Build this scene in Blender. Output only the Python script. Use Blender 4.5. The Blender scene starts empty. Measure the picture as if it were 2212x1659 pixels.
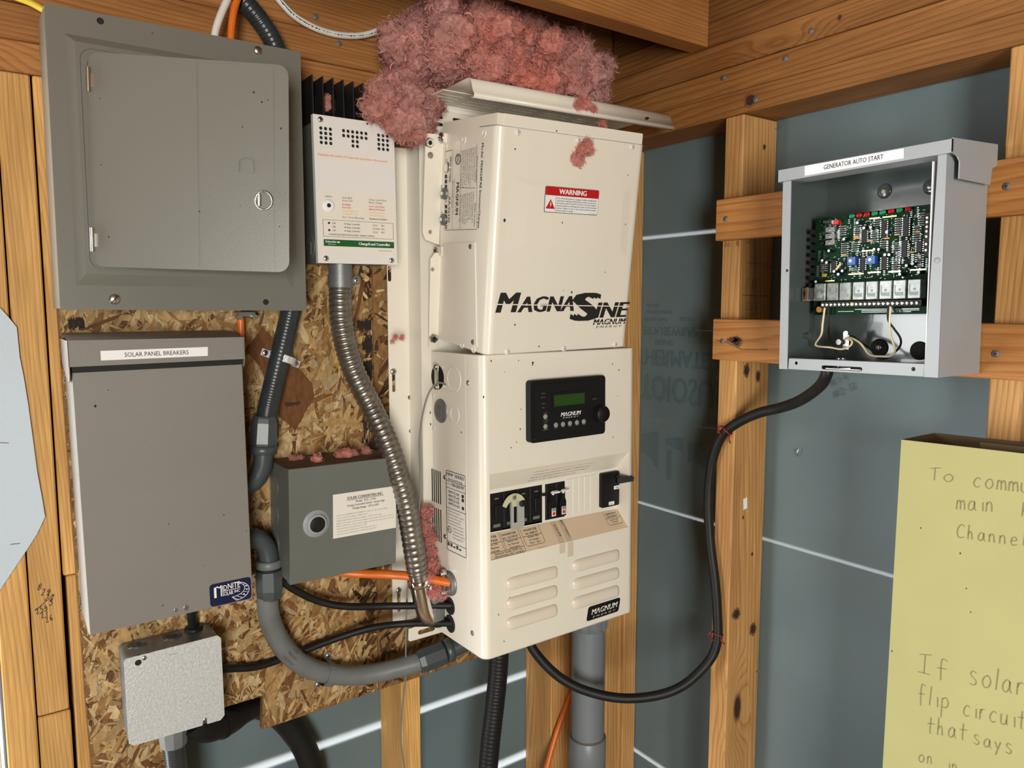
import bpy, bmesh, math, random
from mathutils import Vector, Matrix, Euler, noise as mnoise
R = math.radians
random.seed(7)
scene = bpy.context.scene
COL = scene.collection
H = 1.6                                   # eye height of the camera above the floor

# ------------------------------------------------------------------ camera, sky, lights, exposure
cd = bpy.data.cameras.new('camera'); cam = bpy.data.objects.new('camera', cd); COL.objects.link(cam)
cam.location = (0, 0, H); cam.rotation_euler = (R(90 - 5.849), 0, R(-35.601))
cd.sensor_width = 36; cd.lens = 1633.4 / 2212 * 36; cd.clip_start = .01; cd.clip_end = 100
scene.camera = cam
vs = scene.view_settings
scene.display_settings.display_device = 'sRGB'
vs.view_transform = 'Standard'; vs.look = 'None'; vs.gamma = 1.0; vs.use_curve_mapping = False
vs.exposure = 0.10
scene.cycles.use_denoising = True
scene.cycles.max_bounces = 8; scene.cycles.diffuse_bounces = 5; scene.cycles.glossy_bounces = 4
scene.cycles.sample_clamp_indirect = 6
world = bpy.data.worlds.new('sky'); scene.world = world; world.use_nodes = True
wb = world.node_tree.nodes['Background']; wb.inputs[0].default_value = (.86, .93, 1, 1); wb.inputs[1].default_value = 4.0

def area(name, loc, target, sx, sy, power, color):
    l = bpy.data.lights.new(name, 'AREA'); l.shape = 'RECTANGLE'; l.size = sx; l.size_y = sy
    l.energy = power; l.color = color
    o = bpy.data.objects.new(name, l); COL.objects.link(o)
    o.location = Vector(loc) + Vector((0, 0, H))
    d = Vector(target) - Vector(loc)
    o.rotation_euler = d.to_track_quat('-Z', 'Y').to_euler()
    return o
# daylight through the open doorway behind the photographer (low: the sunlit ground outside shines in)
area('daylight_front_door', (-1.05, -1.88, -.20), (1.0, .6, .05), .7, 1.0, 74, (1, .99, .90))
# daylight through the doorway in the back wall, just left of the frame
area('daylight_back_door', (-.50, 1.42, -.35), (.30, .95, -.15), .7, 1.7, 42, (.97, 1, .97))

# ------------------------------------------------------------------ materials
def lin(*c):
    return tuple(((v / 255) / 12.92 if v / 255 <= .04045 else ((v / 255 + .055) / 1.055) ** 2.4) for v in c) + (1,)
def newmat(name):
    m = bpy.data.materials.new(name); m.use_nodes = True
    nt = m.node_tree; return m, nt, nt.nodes['Principled BSDF']
def N(nt, t, **k):
    n = nt.nodes.new(t)
    for a, b in k.items(): setattr(n, a, b)
    return n
def ramp(nt, fac, stops):
    r = N(nt, 'ShaderNodeValToRGB'); e = r.color_ramp.elements
    while len(e) < len(stops): e.new(.5)
    for i, (p, c) in enumerate(stops): e[i].position = p; e[i].color = c
    nt.links.new(fac, r.inputs[0]); return r.outputs[0]
def simple(name, color, rough=.5, metal=0., bump=None, var=0., vscale=8., coat=0., spec=.5):
    m, nt, b = newmat(name)
    b.inputs['Roughness'].default_value = rough; b.inputs['Metallic'].default_value = metal
    b.inputs['Specular IOR Level'].default_value = spec
    b.inputs['Coat Weight'].default_value = coat
    b.inputs['Base Color'].default_value = color
    tc = N(nt, 'ShaderNodeTexCoord')
    if var:
        n = N(nt, 'ShaderNodeTexNoise'); n.inputs['Scale'].default_value = vscale; n.inputs['Detail'].default_value = 5
        nt.links.new(tc.outputs['Object'], n.inputs['Vector'])
        lo = tuple(v * (1 - var) for v in color[:3]) + (1,); hi = tuple(min(1, v * (1 + var * .6)) for v in color[:3]) + (1,)
        nt.links.new(ramp(nt, n.outputs['Fac'], [(.3, lo), (.7, hi)]), b.inputs['Base Color'])
    if bump:
        n = N(nt, 'ShaderNodeTexNoise'); n.inputs['Scale'].default_value = bump[0]; n.inputs['Detail'].default_value = 2
        nt.links.new(tc.outputs['Object'], n.inputs['Vector'])
        bp = N(nt, 'ShaderNodeBump'); bp.inputs['Strength'].default_value = bump[1]; bp.inputs['Distance'].default_value = .0006
        nt.links.new(n.outputs['Fac'], bp.inputs['Height']); nt.links.new(bp.outputs[0], b.inputs['Normal'])
    return m

def wood(name, light, dark, axis, knots=.8, ring=1.0, rough=.62):
    """softwood: growth bands and fibre along `axis`, a few dark knots"""
    m, nt, b = newmat(name); L = nt.links.new
    tc = N(nt, 'ShaderNodeTexCoord'); oi = N(nt, 'ShaderNodeObjectInfo')
    sh = N(nt, 'ShaderNodeVectorMath', operation='SCALE'); sh.inputs[0].default_value = (13.1, 17.7, 23.3)
    L(oi.outputs['Random'], sh.inputs['Scale'])
    ad = N(nt, 'ShaderNodeVectorMath', operation='ADD'); L(tc.outputs['Object'], ad.inputs[0]); L(sh.outputs[0], ad.inputs[1])
    def mapped(across, along, off=0):
        mp = N(nt, 'ShaderNodeMapping'); s = [across] * 3; s[axis] = along
        mp.inputs['Scale'].default_value = s; mp.inputs['Location'].default_value = (off, off * .7, off * .3)
        L(ad.outputs[0], mp.inputs['Vector']); return mp.outputs[0]
    # knots
    v = N(nt, 'ShaderNodeTexVoronoi'); v.inputs['Scale'].default_value = 1; L(mapped(9.0, 3.6), v.inputs['Vector'])
    sep = N(nt, 'ShaderNodeSeparateColor'); L(v.outputs['Color'], sep.inputs[0])
    on = N(nt, 'ShaderNodeMath', operation='GREATER_THAN'); L(sep.outputs[0], on.inputs[0]); on.inputs[1].default_value = knots
    km = N(nt, 'ShaderNodeMapRange', interpolation_type='SMOOTHSTEP'); L(v.outputs['Distance'], km.inputs[0])
    for i, q in ((1, .06), (2, .13), (3, 1), (4, 0)): km.inputs[i].default_value = q
    kmask = N(nt, 'ShaderNodeMath', operation='MULTIPLY'); L(km.outputs[0], kmask.inputs[0]); L(on.outputs[0], kmask.inputs[1])
    halo = N(nt, 'ShaderNodeMapRange', interpolation_type='SMOOTHSTEP'); L(v.outputs['Distance'], halo.inputs[0])
    for i, q in ((1, .05), (2, .45), (3, 1), (4, 0)): halo.inputs[i].default_value = q
    hm = N(nt, 'ShaderNodeMath', operation='MULTIPLY'); L(halo.outputs[0], hm.inputs[0]); L(on.outputs[0], hm.inputs[1])
    # growth bands
    n1 = N(nt, 'ShaderNodeTexNoise'); n1.inputs['Scale'].default_value = 1; n1.inputs['Detail'].default_value = 2
    L(mapped(11, 1.1, 3), n1.inputs['Vector'])
    dot = N(nt, 'ShaderNodeVectorMath', operation='DOT_PRODUCT'); w = [.8, .8, .8]; w[axis] = 0.03
    L(ad.outputs[0], dot.inputs[0]); dot.inputs[1].default_value = w
    a1 = N(nt, 'ShaderNodeMath', operation='MULTIPLY_ADD'); L(n1.outputs['Fac'], a1.inputs[0]); a1.inputs[1].default_value = .055
    L(dot.outputs['Value'], a1.inputs[2])
    a2 = N(nt, 'ShaderNodeMath', operation='MULTIPLY_ADD'); L(hm.outputs[0], a2.inputs[0]); a2.inputs[1].default_value = .03
    L(a1.outputs[0], a2.inputs[2])
    fr = N(nt, 'ShaderNodeMath', operation='MULTIPLY'); L(a2.outputs[0], fr.inputs[0]); fr.inputs[1].default_value = 175 * ring
    f2 = N(nt, 'ShaderNodeMath', operation='FRACT'); L(fr.outputs[0], f2.inputs[0])
    band = ramp(nt, f2.outputs[0], [(0, (.1, .1, .1, 1)), (.5, (.25, .25, .25, 1)), (.86, (.8, .8, .8, 1)), (1, (.1, .1, .1, 1))])
    n2 = N(nt, 'ShaderNodeTexNoise'); n2.inputs['Scale'].default_value = 1; n2.inputs['Detail'].default_value = 3
    L(mapped(420, 14, 5), n2.inputs['Vector'])
    n3 = N(nt, 'ShaderNodeTexNoise'); n3.inputs['Scale'].default_value = 1; n3.inputs['Detail'].default_value = 4
    L(mapped(16, 3, 9), n3.inputs['Vector'])
    mix = N(nt, 'ShaderNodeMix', data_type='RGBA'); L(band, mix.inputs[0]); mix.inputs[6].default_value = light; mix.inputs[7].default_value = dark
    tone = ramp(nt, n3.outputs['Fac'], [(.25, (.66, .60, .55, 1)), (.75, (1.12, 1.1, 1.08, 1))])
    mu = N(nt, 'ShaderNodeMix', data_type='RGBA', blend_type='MULTIPLY'); mu.inputs[0].default_value = 1
    L(mix.outputs[2], mu.inputs[6]); L(tone, mu.inputs[7])
    fib = ramp(nt, n2.outputs['Fac'], [(.3, (.8, .78, .75, 1)), (.7, (1.06, 1.06, 1.06, 1))])
    mu2 = N(nt, 'ShaderNodeMix', data_type='RGBA', blend_type='MULTIPLY'); mu2.inputs[0].default_value = 1
    L(mu.outputs[2], mu2.inputs[6]); L(fib, mu2.inputs[7])
    mk = N(nt, 'ShaderNodeMix', data_type='RGBA'); L(kmask.outputs[0], mk.inputs[0]); L(mu2.outputs[2], mk.inputs[6])
    mk.inputs[7].default_value = (.045, .018, .008, 1)
    rv = N(nt, 'ShaderNodeMapRange'); L(oi.outputs['Random'], rv.inputs[0]); rv.inputs[3].default_value = .86; rv.inputs[4].default_value = 1.12
    hv = N(nt, 'ShaderNodeHueSaturation'); L(rv.outputs[0], hv.inputs['Value']); L(mk.outputs[2], hv.inputs['Color'])
    L(hv.outputs[0], b.inputs['Base Color'])
    b.inputs['Roughness'].default_value = rough; b.inputs['Specular IOR Level'].default_value = .3
    bp = N(nt, 'ShaderNodeBump'); bp.inputs['Strength'].default_value = .25; bp.inputs['Distance'].default_value = .0006
    L(n2.outputs['Fac'], bp.inputs['Height']); L(bp.outputs[0], b.inputs['Normal'])
    return m

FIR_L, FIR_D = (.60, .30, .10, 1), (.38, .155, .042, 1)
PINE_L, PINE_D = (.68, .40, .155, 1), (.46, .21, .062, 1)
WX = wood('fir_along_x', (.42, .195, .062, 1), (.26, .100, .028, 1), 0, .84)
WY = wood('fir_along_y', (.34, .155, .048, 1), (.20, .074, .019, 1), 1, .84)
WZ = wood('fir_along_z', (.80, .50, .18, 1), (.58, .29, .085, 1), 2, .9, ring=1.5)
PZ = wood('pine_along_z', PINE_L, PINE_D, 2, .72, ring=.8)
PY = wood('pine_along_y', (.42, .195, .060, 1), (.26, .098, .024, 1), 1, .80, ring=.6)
DARKWOOD = wood('roof_board_wood', (.22, .11, .045, 1), (.1, .045, .018, 1), 1, .8)

def vcol_mat(name, rough=.7, fibre=None, sss=0., trans=0.):
    m, nt, b = newmat(name); L = nt.links.new
    a = N(nt, 'ShaderNodeAttribute', attribute_name='Col')
    out = a.outputs['Color']
    if fibre:
        tc = N(nt, 'ShaderNodeTexCoord'); mp = N(nt, 'ShaderNodeMapping'); mp.inputs['Scale'].default_value = fibre
        L(tc.outputs['Object'], mp.inputs['Vector'])
        n = N(nt, 'ShaderNodeTexNoise'); n.inputs['Scale'].default_value = 1; n.inputs['Detail'].default_value = 4
        L(mp.outputs[0], n.inputs['Vector'])
        f = ramp(nt, n.outputs['Fac'], [(.3, (.72, .68, .64, 1)), (.7, (1.1, 1.1, 1.08, 1))])
        mu = N(nt, 'ShaderNodeMix', data_type='RGBA', blend_type='MULTIPLY'); mu.inputs[0].default_value = 1
        L(out, mu.inputs[6]); L(f, mu.inputs[7]); out = mu.outputs[2]
        bp = N(nt, 'ShaderNodeBump'); bp.inputs['Strength'].default_value = .35; bp.inputs['Distance'].default_value = .0008
        L(n.outputs['Fac'], bp.inputs['Height']); L(bp.outputs[0], b.inputs['Normal'])
    L(out, b.inputs['Base Color']); b.inputs['Roughness'].default_value = rough
    b.inputs['Specular IOR Level'].default_value = .2
    if trans:
        t = N(nt, 'ShaderNodeBsdfTranslucent'); L(out, t.inputs[0])
        ms = N(nt, 'ShaderNodeMixShader'); ms.inputs[0].default_value = trans
        L(b.outputs[0], ms.inputs[1]); L(t.outputs[0], ms.inputs[2])
        L(ms.outputs[0], nt.nodes['Material Output'].inputs['Surface'])
    return m
OSBM = vcol_mat('osb_flakes', .62, (160, 160, 70))
FLUFF = vcol_mat('fiberglass_wool', .95, (330, 330, 330), 0, .35)
def fibre_mat():
    m, nt, b = newmat('fiberglass_fibre'); L = nt.links.new; tc = N(nt, 'ShaderNodeTexCoord')
    n = N(nt, 'ShaderNodeTexNoise'); n.inputs['Scale'].default_value = 26; n.inputs['Detail'].default_value = 3; L(tc.outputs['Object'], n.inputs['Vector'])
    c = ramp(nt, n.outputs['Fac'], [(.32, (.60, .30, .30, 1)), (.5, (.80, .36, .31, 1)), (.68, (.86, .56, .50, 1))])
    L(c, b.inputs['Base Color']); b.inputs['Roughness'].default_value = .9; b.inputs['Specular IOR Level'].default_value = .15
    t = N(nt, 'ShaderNodeBsdfTranslucent'); L(c, t.inputs[0]); ms = N(nt, 'ShaderNodeMixShader'); ms.inputs[0].default_value = .35
    L(b.outputs[0], ms.inputs[1]); L(t.outputs[0], ms.inputs[2]); L(ms.outputs[0], nt.nodes['Material Output'].inputs['Surface']); return m
FIBRE = fibre_mat()

def wrap_mat():
    m, nt, b = newmat('housewrap_fabric'); L = nt.links.new
    tc = N(nt, 'ShaderNodeTexCoord')
    n = N(nt, 'ShaderNodeTexNoise'); n.inputs['Scale'].default_value = 5; n.inputs['Detail'].default_value = 4
    L(tc.outputs['Object'], n.inputs['Vector'])
    col = ramp(nt, n.outputs['Fac'], [(.3, (.165, .262, .295, 1)), (.7, (.21, .325, .365, 1))])
    L(col, b.inputs['Base Color']); b.inputs['Roughness'].default_value = .42; b.inputs['Specular IOR Level'].default_value = .35
    w = N(nt, 'ShaderNodeTexVoronoi'); w.inputs['Scale'].default_value = 520; L(tc.outputs['Object'], w.inputs['Vector'])
    bp = N(nt, 'ShaderNodeBump'); bp.inputs['Strength'].default_value = .22; bp.inputs['Distance'].default_value = .0006
    L(w.outputs['Distance'], bp.inputs['Height']); L(bp.outputs[0], b.inputs['Normal'])
    t = N(nt, 'ShaderNodeBsdfTranslucent'); t.inputs[0].default_value = (.9, .9, .9, 1)
    ms = N(nt, 'ShaderNodeMixShader'); ms.inputs[0].default_value = .45
    L(b.outputs[0], ms.inputs[1]); L(t.outputs[0], ms.inputs[2]); L(ms.outputs[0], nt.nodes['Material Output'].inputs['Surface'])
    return m
WRAP = wrap_mat()
FLAPM = simple('housewrap_flap_fabric', (.52, .60, .68, 1), .5, bump=(900, .5))

GREYP = simple('grey_enamel', (.165, .160, .140, 1), .34, bump=(700, .12), var=.04, vscale=5)
GREYT = simple('taupe_grey_textured_enamel', (.215, .199, .182, 1), .5, bump=(1500, .35), var=.04)
GREYB = simple('blue_grey_enamel', (.135, .143, .132, 1), .4, bump=(900, .12), var=.06, vscale=14)
GREYL = simple('light_grey_enamel', (.33, .35, .375, 1), .42, bump=(1100, .12), var=.05, vscale=10)
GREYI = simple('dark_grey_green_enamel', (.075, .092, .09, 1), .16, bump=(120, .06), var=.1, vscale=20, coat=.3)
WHITE = simple('white_powder_coat', (.82, .765, .67, 1), .30, bump=(900, .06), var=.03, vscale=6)
LOUV = simple('dusty_white_enamel', (.77, .685, .58, 1), .32)
WHITE2 = simple('cool_white_powder_coat', (.77, .745, .73, 1), .36, bump=(900, .06), var=.03, vscale=6)
GALV = simple('galvanised_steel', (.66, .67, .69, 1), .42, .35, bump=(330, .9), var=.16, vscale=260)
GALV_SHADE = simple('shaded_galvanised_box', (.24, .27, .32, 1), .38, .8, bump=(300, .4), var=.2, vscale=90)  # junction box steel darkened: the shade under the taupe box put into its colour
STEEL = simple('bright_steel', (.62, .60, .56, 1), .28, 1)
CHROME = simple('chrome', (.75, .75, .75, 1), .12, 1)
BRASS = simple('yellow_zinc', (.62, .47, .2, 1), .3, 1)
HOSE = simple('bare_steel_hose', (.27, .25, .225, 1), .36, .85, var=.25, vscale=60)
CAST = simple('grey_die_cast', (.20, .205, .20, 1), .45, .5, bump=(500, .3))
BLACK = simple('black_plastic', (.008, .008, .009, 1), .48, spec=.3)
BLACKM = simple('matt_black', (.006, .006, .006, 1), .75)
ANOD = simple('black_anodised_aluminium', (.012, .012, .013, 1), .5)
RUBBER = simple('black_cable_jacket', (.010, .010, .010, 1), .5, var=.3, vscale=60, spec=.3)
DKCOND = simple('charcoal_conduit', (.030, .036, .040, 1), .30, var=.2, vscale=30)
GYCOND = simple('grey_conduit', (.155, .165, .165, 1), .42, var=.12, vscale=40)
GYFIT = simple('dark_grey_nylon_fitting', (.055, .066, .072, 1), .36)
PVC = simple('grey_pvc', (.17, .19, .205, 1), .4, var=.06)
ORANGE = simple('orange_cable_jacket', (.72, .155, .016, 1), .38, var=.12, vscale=50)
CREAM = simple('cream_wire', (.70, .58, .38, 1), .45)
WHCAB = simple('white_cable_jacket', (.74, .72, .68, 1), .4, var=.08, vscale=40)
YELLOW = simple('yellow_cable_jacket', (.78, .58, .05, 1), .4)
CLEARW = simple('grey_thin_wire', (.19, .185, .17, 1), .4)
LABW = simple('white_label_paper', (.78, .74, .69, 1), .5)
LABW2 = simple('bright_label_tape', (.86, .86, .87, 1), .45)
BEIGE = simple('beige_label', (.72, .56, .40, 1), .5)
PANELL = simple('cream_label_film', (.79, .735, .655, 1), .42)
INK = simple('black_ink', (.012, .011, .011, 1), .6)
INKG = simple('grey_ink', (.16, .15, .13, 1), .7)
INKR = simple('red_ink', (.62, .035, .02, 1), .6)
INKO = simple('ochre_ink', (.72, .42, .08, 1), .6)
INKW = simple('white_ink', (.85, .85, .85, 1), .5)
RED = simple('warning_red', (.50, .008, .010, 1), .4)
GREEN = simple('label_green', (.006, .105, .025, 1), .4)
NAVY = simple('navy_label', (.010, .012, .055, 1), .3)
LCD = simple('green_display', (.022, .065, .008, 1), .25)
PCBG = simple('green_circuit_board', (.004, .030, .012, 1), .65, spec=.15, var=.4, vscale=120)
BLUEC = simple('blue_plastic', (.012, .075, .36, 1), .35)
LEDR = simple('red_lens', (.42, .008, .012, 1), .2)
LEDG = simple('green_lens', (.02, .22, .10, 1), .2)
RELAYM = simple('clear_relay_cover', (.19, .22, .20, 1), .12, var=.6, vscale=160)
CARDB = simple('yellow_cardboard', (.385, .355, .150, 1), .75, bump=(260, .15), var=.05, vscale=9)
CARDI = simple('brown_cardboard_inside', (.13, .085, .04, 1), .85)
PENCIL = simple('pencil_line', (.20, .165, .085, 1), .8)
PENW = simple('pencil_on_wood', (.20, .11, .055, 1), .8)
PENH = simple('pen_on_housewrap', (.075, .10, .11, 1), .8)
GHOST = simple('print_showing_through', (.090, .140, .158, 1), .5)
REDT = simple('red_tie', (.24, .014, .012, 1), .5)
DUST = simple('brown_dusty_enamel', (.13, .085, .055, 1), .75, var=.4, vscale=25)
STAMP = simple('black_stamp_ink', (.02, .014, .01, 1), .8)
WHITEW = simple('white_trim_paint', (.74, .73, .70, 1), .5)
GROUND = simple('pale_ground', (.45, .42, .36, 1), .9, var=.2, vscale=3)
FLOORM = wood('floor_plywood', (.26, .17, .09, 1), (.18, .11, .05, 1), 0, .85)

# ------------------------------------------------------------------ mesh building
class G:
    """vertices and faces of ONE mesh; faces keep a material index and a smooth flag"""
    def __init__(s): s.v = []; s.f = []; s.mi = []; s.sm = []; s.col = None
    def add(s, vs, fs, mi=0, sm=False):
        k = len(s.v); s.v.extend([tuple(v) for v in vs])
        for f in fs: s.f.append(tuple(i + k for i in f)); s.mi.append(mi); s.sm.append(sm)
        return s
    def box(s, x0, x1, y0, y1, z0, z1, b=0, mi=0):
        lo = (min(x0, x1), min(y0, y1), min(z0, z1)); hi = (max(x0, x1), max(y0, y1), max(z0, z1))
        if b <= 0:
            v = [(x, y, z) for x in (lo[0], hi[0]) for y in (lo[1], hi[1]) for z in (lo[2], hi[2])]
            return s.add(v, [(0, 1, 3, 2), (4, 6, 7, 5), (0, 4, 5, 1), (2, 3, 7, 6), (0, 2, 6, 4), (1, 5, 7, 3)], mi)
        v = []; idx = {}
        for sx in (0, 1):
            for sy in (0, 1):
                for sz in (0, 1):
                    sg = (sx, sy, sz)
                    for a in range(3):
                        p = [(hi[i] if sg[i] else lo[i]) + (0 if i == a else (-b if sg[i] else b)) for i in range(3)]
                        idx[(sx, sy, sz, a)] = len(v); v.append(tuple(p))
        fs = []
        for a in range(3):
            o = [i for i in range(3) if i != a]
            for t in (0, 1):
                q = []
                for (m, n) in ((0, 0), (1, 0), (1, 1), (0, 1)):
                    sg = [0] * 3; sg[a] = t; sg[o[0]] = m; sg[o[1]] = n; q.append(idx[(*sg, a)])
                fs.append(q)
            for m in (0, 1):                     # edges along axis a
                for n in (0, 1):
                    q = []
                    for t, ax in ((0, o[0]), (1, o[0]), (1, o[1]), (0, o[1])):
                        sg = [0] * 3; sg[a] = t; sg[o[0]] = m; sg[o[1]] = n; q.append(idx[(*sg, ax)])
                    fs.append(q)
        for sx in (0, 1):
            for sy in (0, 1):
                for sz in (0, 1): fs.append([idx[(sx, sy, sz, a)] for a in range(3)])
        return s.add(v, fs, mi)
    def cyl(s, p0, p1, r0, r1=None, n=20, mi=0, sm=True, caps=True):
        r1 = r0 if r1 is None else r1
        p0, p1 = Vector(p0), Vector(p1); d = (p1 - p0).normalized()
        a = d.orthogonal().normalized(); c = d.cross(a)
        v = [p0 + (a * math.cos(t) + c * math.sin(t)) * r0 for t in [2 * math.pi * i / n for i in range(n)]]
        v += [p1 + (a * math.cos(t) + c * math.sin(t)) * r1 for t in [2 * math.pi * i / n for i in range(n)]]
        s.add(v, [(i, (i + 1) % n, n + (i + 1) % n, n + i) for i in range(n)], mi, sm)
        if caps:
            s.add(v[:n], [tuple(range(n))[::-1]], mi); s.add(v[n:], [tuple(range(n))], mi)
        return s
    def lathe(s, base, axis, prof, n=24, mi=0, sm=True, caps=True):
        """prof: (distance along axis, radius)"""
        base, d = Vector(base), Vector(axis).normalized(); a = d.orthogonal().normalized(); c = d.cross(a)
        v = []
        for h, r in prof:
            v += [base + d * h + (a * math.cos(t) + c * math.sin(t)) * r for t in [2 * math.pi * i / n for i in range(n)]]
        fs = []
        for j in range(len(prof) - 1):
            fs += [(j * n + i, j * n + (i + 1) % n, (j + 1) * n + (i + 1) % n, (j + 1) * n + i) for i in range(n)]
        s.add(v, fs, mi, sm)
        for j, fl in ((0, True), (len(prof) - 1, False)):
            if caps and prof[j][1] > 1e-5:
                q = list(range(j * n, j * n + n)); s.add([v[i] for i in q], [tuple(range(n))[::-1 if fl else 1]], mi)
        return s
    def tube(s, pts, r, n=12, sub=6, mi=0, rf=None, cap=True, oval=1.0):
        P = spline(pts, sub); m = len(P)
        T = [(P[min(i + 1, m - 1)] - P[max(i - 1, 0)]).normalized() for i in range(m)]
        a = T[0].orthogonal().normalized(); v = []
        for i in range(m):
            a = (a - T[i] * a.dot(T[i])).normalized(); c = T[i].cross(a)
            rr = r * (rf(i / (m - 1)) if rf else 1)
            v += [P[i] + (a * math.cos(t) * oval + c * math.sin(t)) * rr for t in [2 * math.pi * k / n for k in range(n)]]
        fs = [(i * n + k, i * n + (k + 1) % n, (i + 1) * n + (k + 1) % n, (i + 1) * n + k) for i in range(m - 1) for k in range(n)]
        s.add(v, fs, mi, True)
        if cap:
            s.add(v[:n], [tuple(range(n))[::-1]], mi); s.add(v[-n:], [tuple(range(n))], mi)
        return s
    def prism(s, poly, y0, y1, mi=0, plane='xz', holes=(), both=True):
        """polygon (in xz, yz or xy) with holes, extruded along the third axis from y0 to y1"""
        bm = bmesh.new(); loops = []
        for lp in [poly] + list(holes):
            vv = [bm.verts.new((p[0], p[1], 0)) for p in lp]
            es = [bm.edges.new((vv[i], vv[(i + 1) % len(vv)])) for i in range(len(vv))]
            loops.append(vv)
        bmesh.ops.triangle_fill(bm, use_beauty=True, use_dissolve=False, edges=bm.edges[:], normal=(0, 0, 1))
        bm.verts.index_update()
        co = [(v.co.x, v.co.y) for v in bm.verts]; tri = [[v.index for v in f.verts] for f in bm.faces]
        lps = [[v.index for v in lp] for lp in loops]; bm.free()
        def put(p, d): return {'xz': (p[0], d, p[1]), 'yz': (d, p[0], p[1]), 'xy': (p[0], p[1], d)}[plane]
        n = len(co); v = [put(p, y0) for p in co] + [put(p, y1) for p in co]
        fs = [tuple(t) for t in tri] + ([tuple(i + n for i in t) for t in tri] if both else [])
        for lp in lps:
            k = len(lp); fs += [(lp[i], lp[(i + 1) % k], lp[(i + 1) % k] + n, lp[i] + n) for i in range(k)]
        return s.add(v, fs, mi)
    def strip(s, pts, w, nrm, mi=0):
        """flat pen stroke along pts, width w, lying in the plane with normal nrm"""
        P = [Vector(p) for p in pts]; nrm = Vector(nrm); v = []
        for i, p in enumerate(P):
            t = (P[min(i + 1, len(P) - 1)] - P[max(i - 1, 0)])
            t = t.normalized() if t.length > 1e-9 else Vector((1, 0, 0))
            sd = t.cross(nrm).normalized() * w / 2; v += [p + sd, p - sd]
        return s.add(v, [(2 * i, 2 * i + 1, 2 * i + 3, 2 * i + 2) for i in range(len(P) - 1)], mi)
    def mesh(s, name, mats, recalc=True):
        me = bpy.data.meshes.new(name); me.from_pydata([tuple(v) for v in s.v], [], s.f)
        for m in mats: me.materials.append(m)
        me.polygons.foreach_set('material_index', s.mi); me.polygons.foreach_set('use_smooth', s.sm)
        if s.col:
            at = me.color_attributes.new('Col', 'FLOAT_COLOR', 'POINT')
            at.data.foreach_set('color', [c for q in s.col for c in (*q, 1.0)])
        if recalc:
            bm = bmesh.new(); bm.from_mesh(me); bmesh.ops.recalc_face_normals(bm, faces=bm.faces); bm.to_mesh(me); bm.free()
        me.update(); return me

def spline(pts, sub):
    P = [Vector(p) for p in pts]
    if len(P) < 3 or sub <= 1:
        if sub <= 1: return P
        return [P[0].lerp(P[-1], i / sub) for i in range(sub + 1)]
    Q = [P[0] * 2 - P[1]] + P + [P[-1] * 2 - P[-2]]; out = []
    for i in range(1, len(Q) - 2):
        a, b, c, d = Q[i - 1:i + 3]
        for k in range(sub):
            t = k / sub
            out.append(.5 * ((2 * b) + (c - a) * t + (2 * a - 5 * b + 4 * c - d) * t * t + (3 * b - a - 3 * c + d) * t ** 3))
    out.append(P[-1]); return out

def circ(x, z, r, n=14, rz=None): return [(x + r * math.cos(2 * math.pi * i / n), z + (rz or r) * math.sin(2 * math.pi * i / n)) for i in range(n)]
def rrect(x0, x1, z0, z1, r, n=5):
    out = []
    for cx, cz, a in ((x1 - r, z1 - r, 0), (x0 + r, z1 - r, 90), (x0 + r, z0 + r, 180), (x1 - r, z0 + r, 270)):
        out += [(cx + r * math.cos(R(a + 90 * i / n)), cz + r * math.sin(R(a + 90 * i / n))) for i in range(n + 1)]
    return out

def link(o, parent=None):
    COL.objects.link(o)
    if parent: o.parent = parent
    return o
def part(name, g, mats, parent, label=None, stuff=False, loc=None, rot=None, recalc=True):
    if not isinstance(mats, (list, tuple)): mats = [mats]
    me = g.mesh(name, mats, recalc) if isinstance(g, G) else g
    o = link(bpy.data.objects.new(name, me), parent)
    if loc is not None: o.location = loc
    if rot is not None: o.rotation_euler = rot
    if label: o['label'] = label
    if stuff: o['kind'] = 'stuff'
    return o
def thing(name, label, cat, o=(0, 0, 0), rot=(0, 0, 0), group=None):
    e = bpy.data.objects.new(name, None); COL.objects.link(e); e.empty_display_size = .02
    e.location = (o[0], o[1], o[2] + H); e.rotation_euler = [R(a) for a in rot]
    e['label'] = label; e['category'] = cat
    if group: e['group'] = group
    return e
def single(name, g, mats, label, cat, group=None, kind=None, recalc=True):
    """a thing that is one mesh: g holds camera-relative world coordinates"""
    if not isinstance(mats, (list, tuple)): mats = [mats]
    n = len(g.v); c = Vector(tuple(sum(v[i] for v in g.v) / n for i in range(3)))
    g.v = [tuple(Vector(v) - c) for v in g.v]
    o = link(bpy.data.objects.new(name, g.mesh(name, mats, recalc))); o.location = c + Vector((0, 0, H))
    o['label'] = label; o['category'] = cat
    if group: o['group'] = group
    if kind: o['kind'] = kind
    return o
def struct(name):
    e = bpy.data.objects.new(name, None); COL.objects.link(e); e.location = (0, 0, H); e['kind'] = 'structure'; return e
def board(parent, name, x0, x1, y0, y1, z0, z1, m, b=.0018):
    c = ((x0 + x1) / 2, (y0 + y1) / 2, (z0 + z1) / 2)
    g = G().box(x0 - c[0], x1 - c[0], y0 - c[1], y1 - c[1], z0 - c[2], z1 - c[2], b)
    return part(name, g, m, parent, loc=c)

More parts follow.
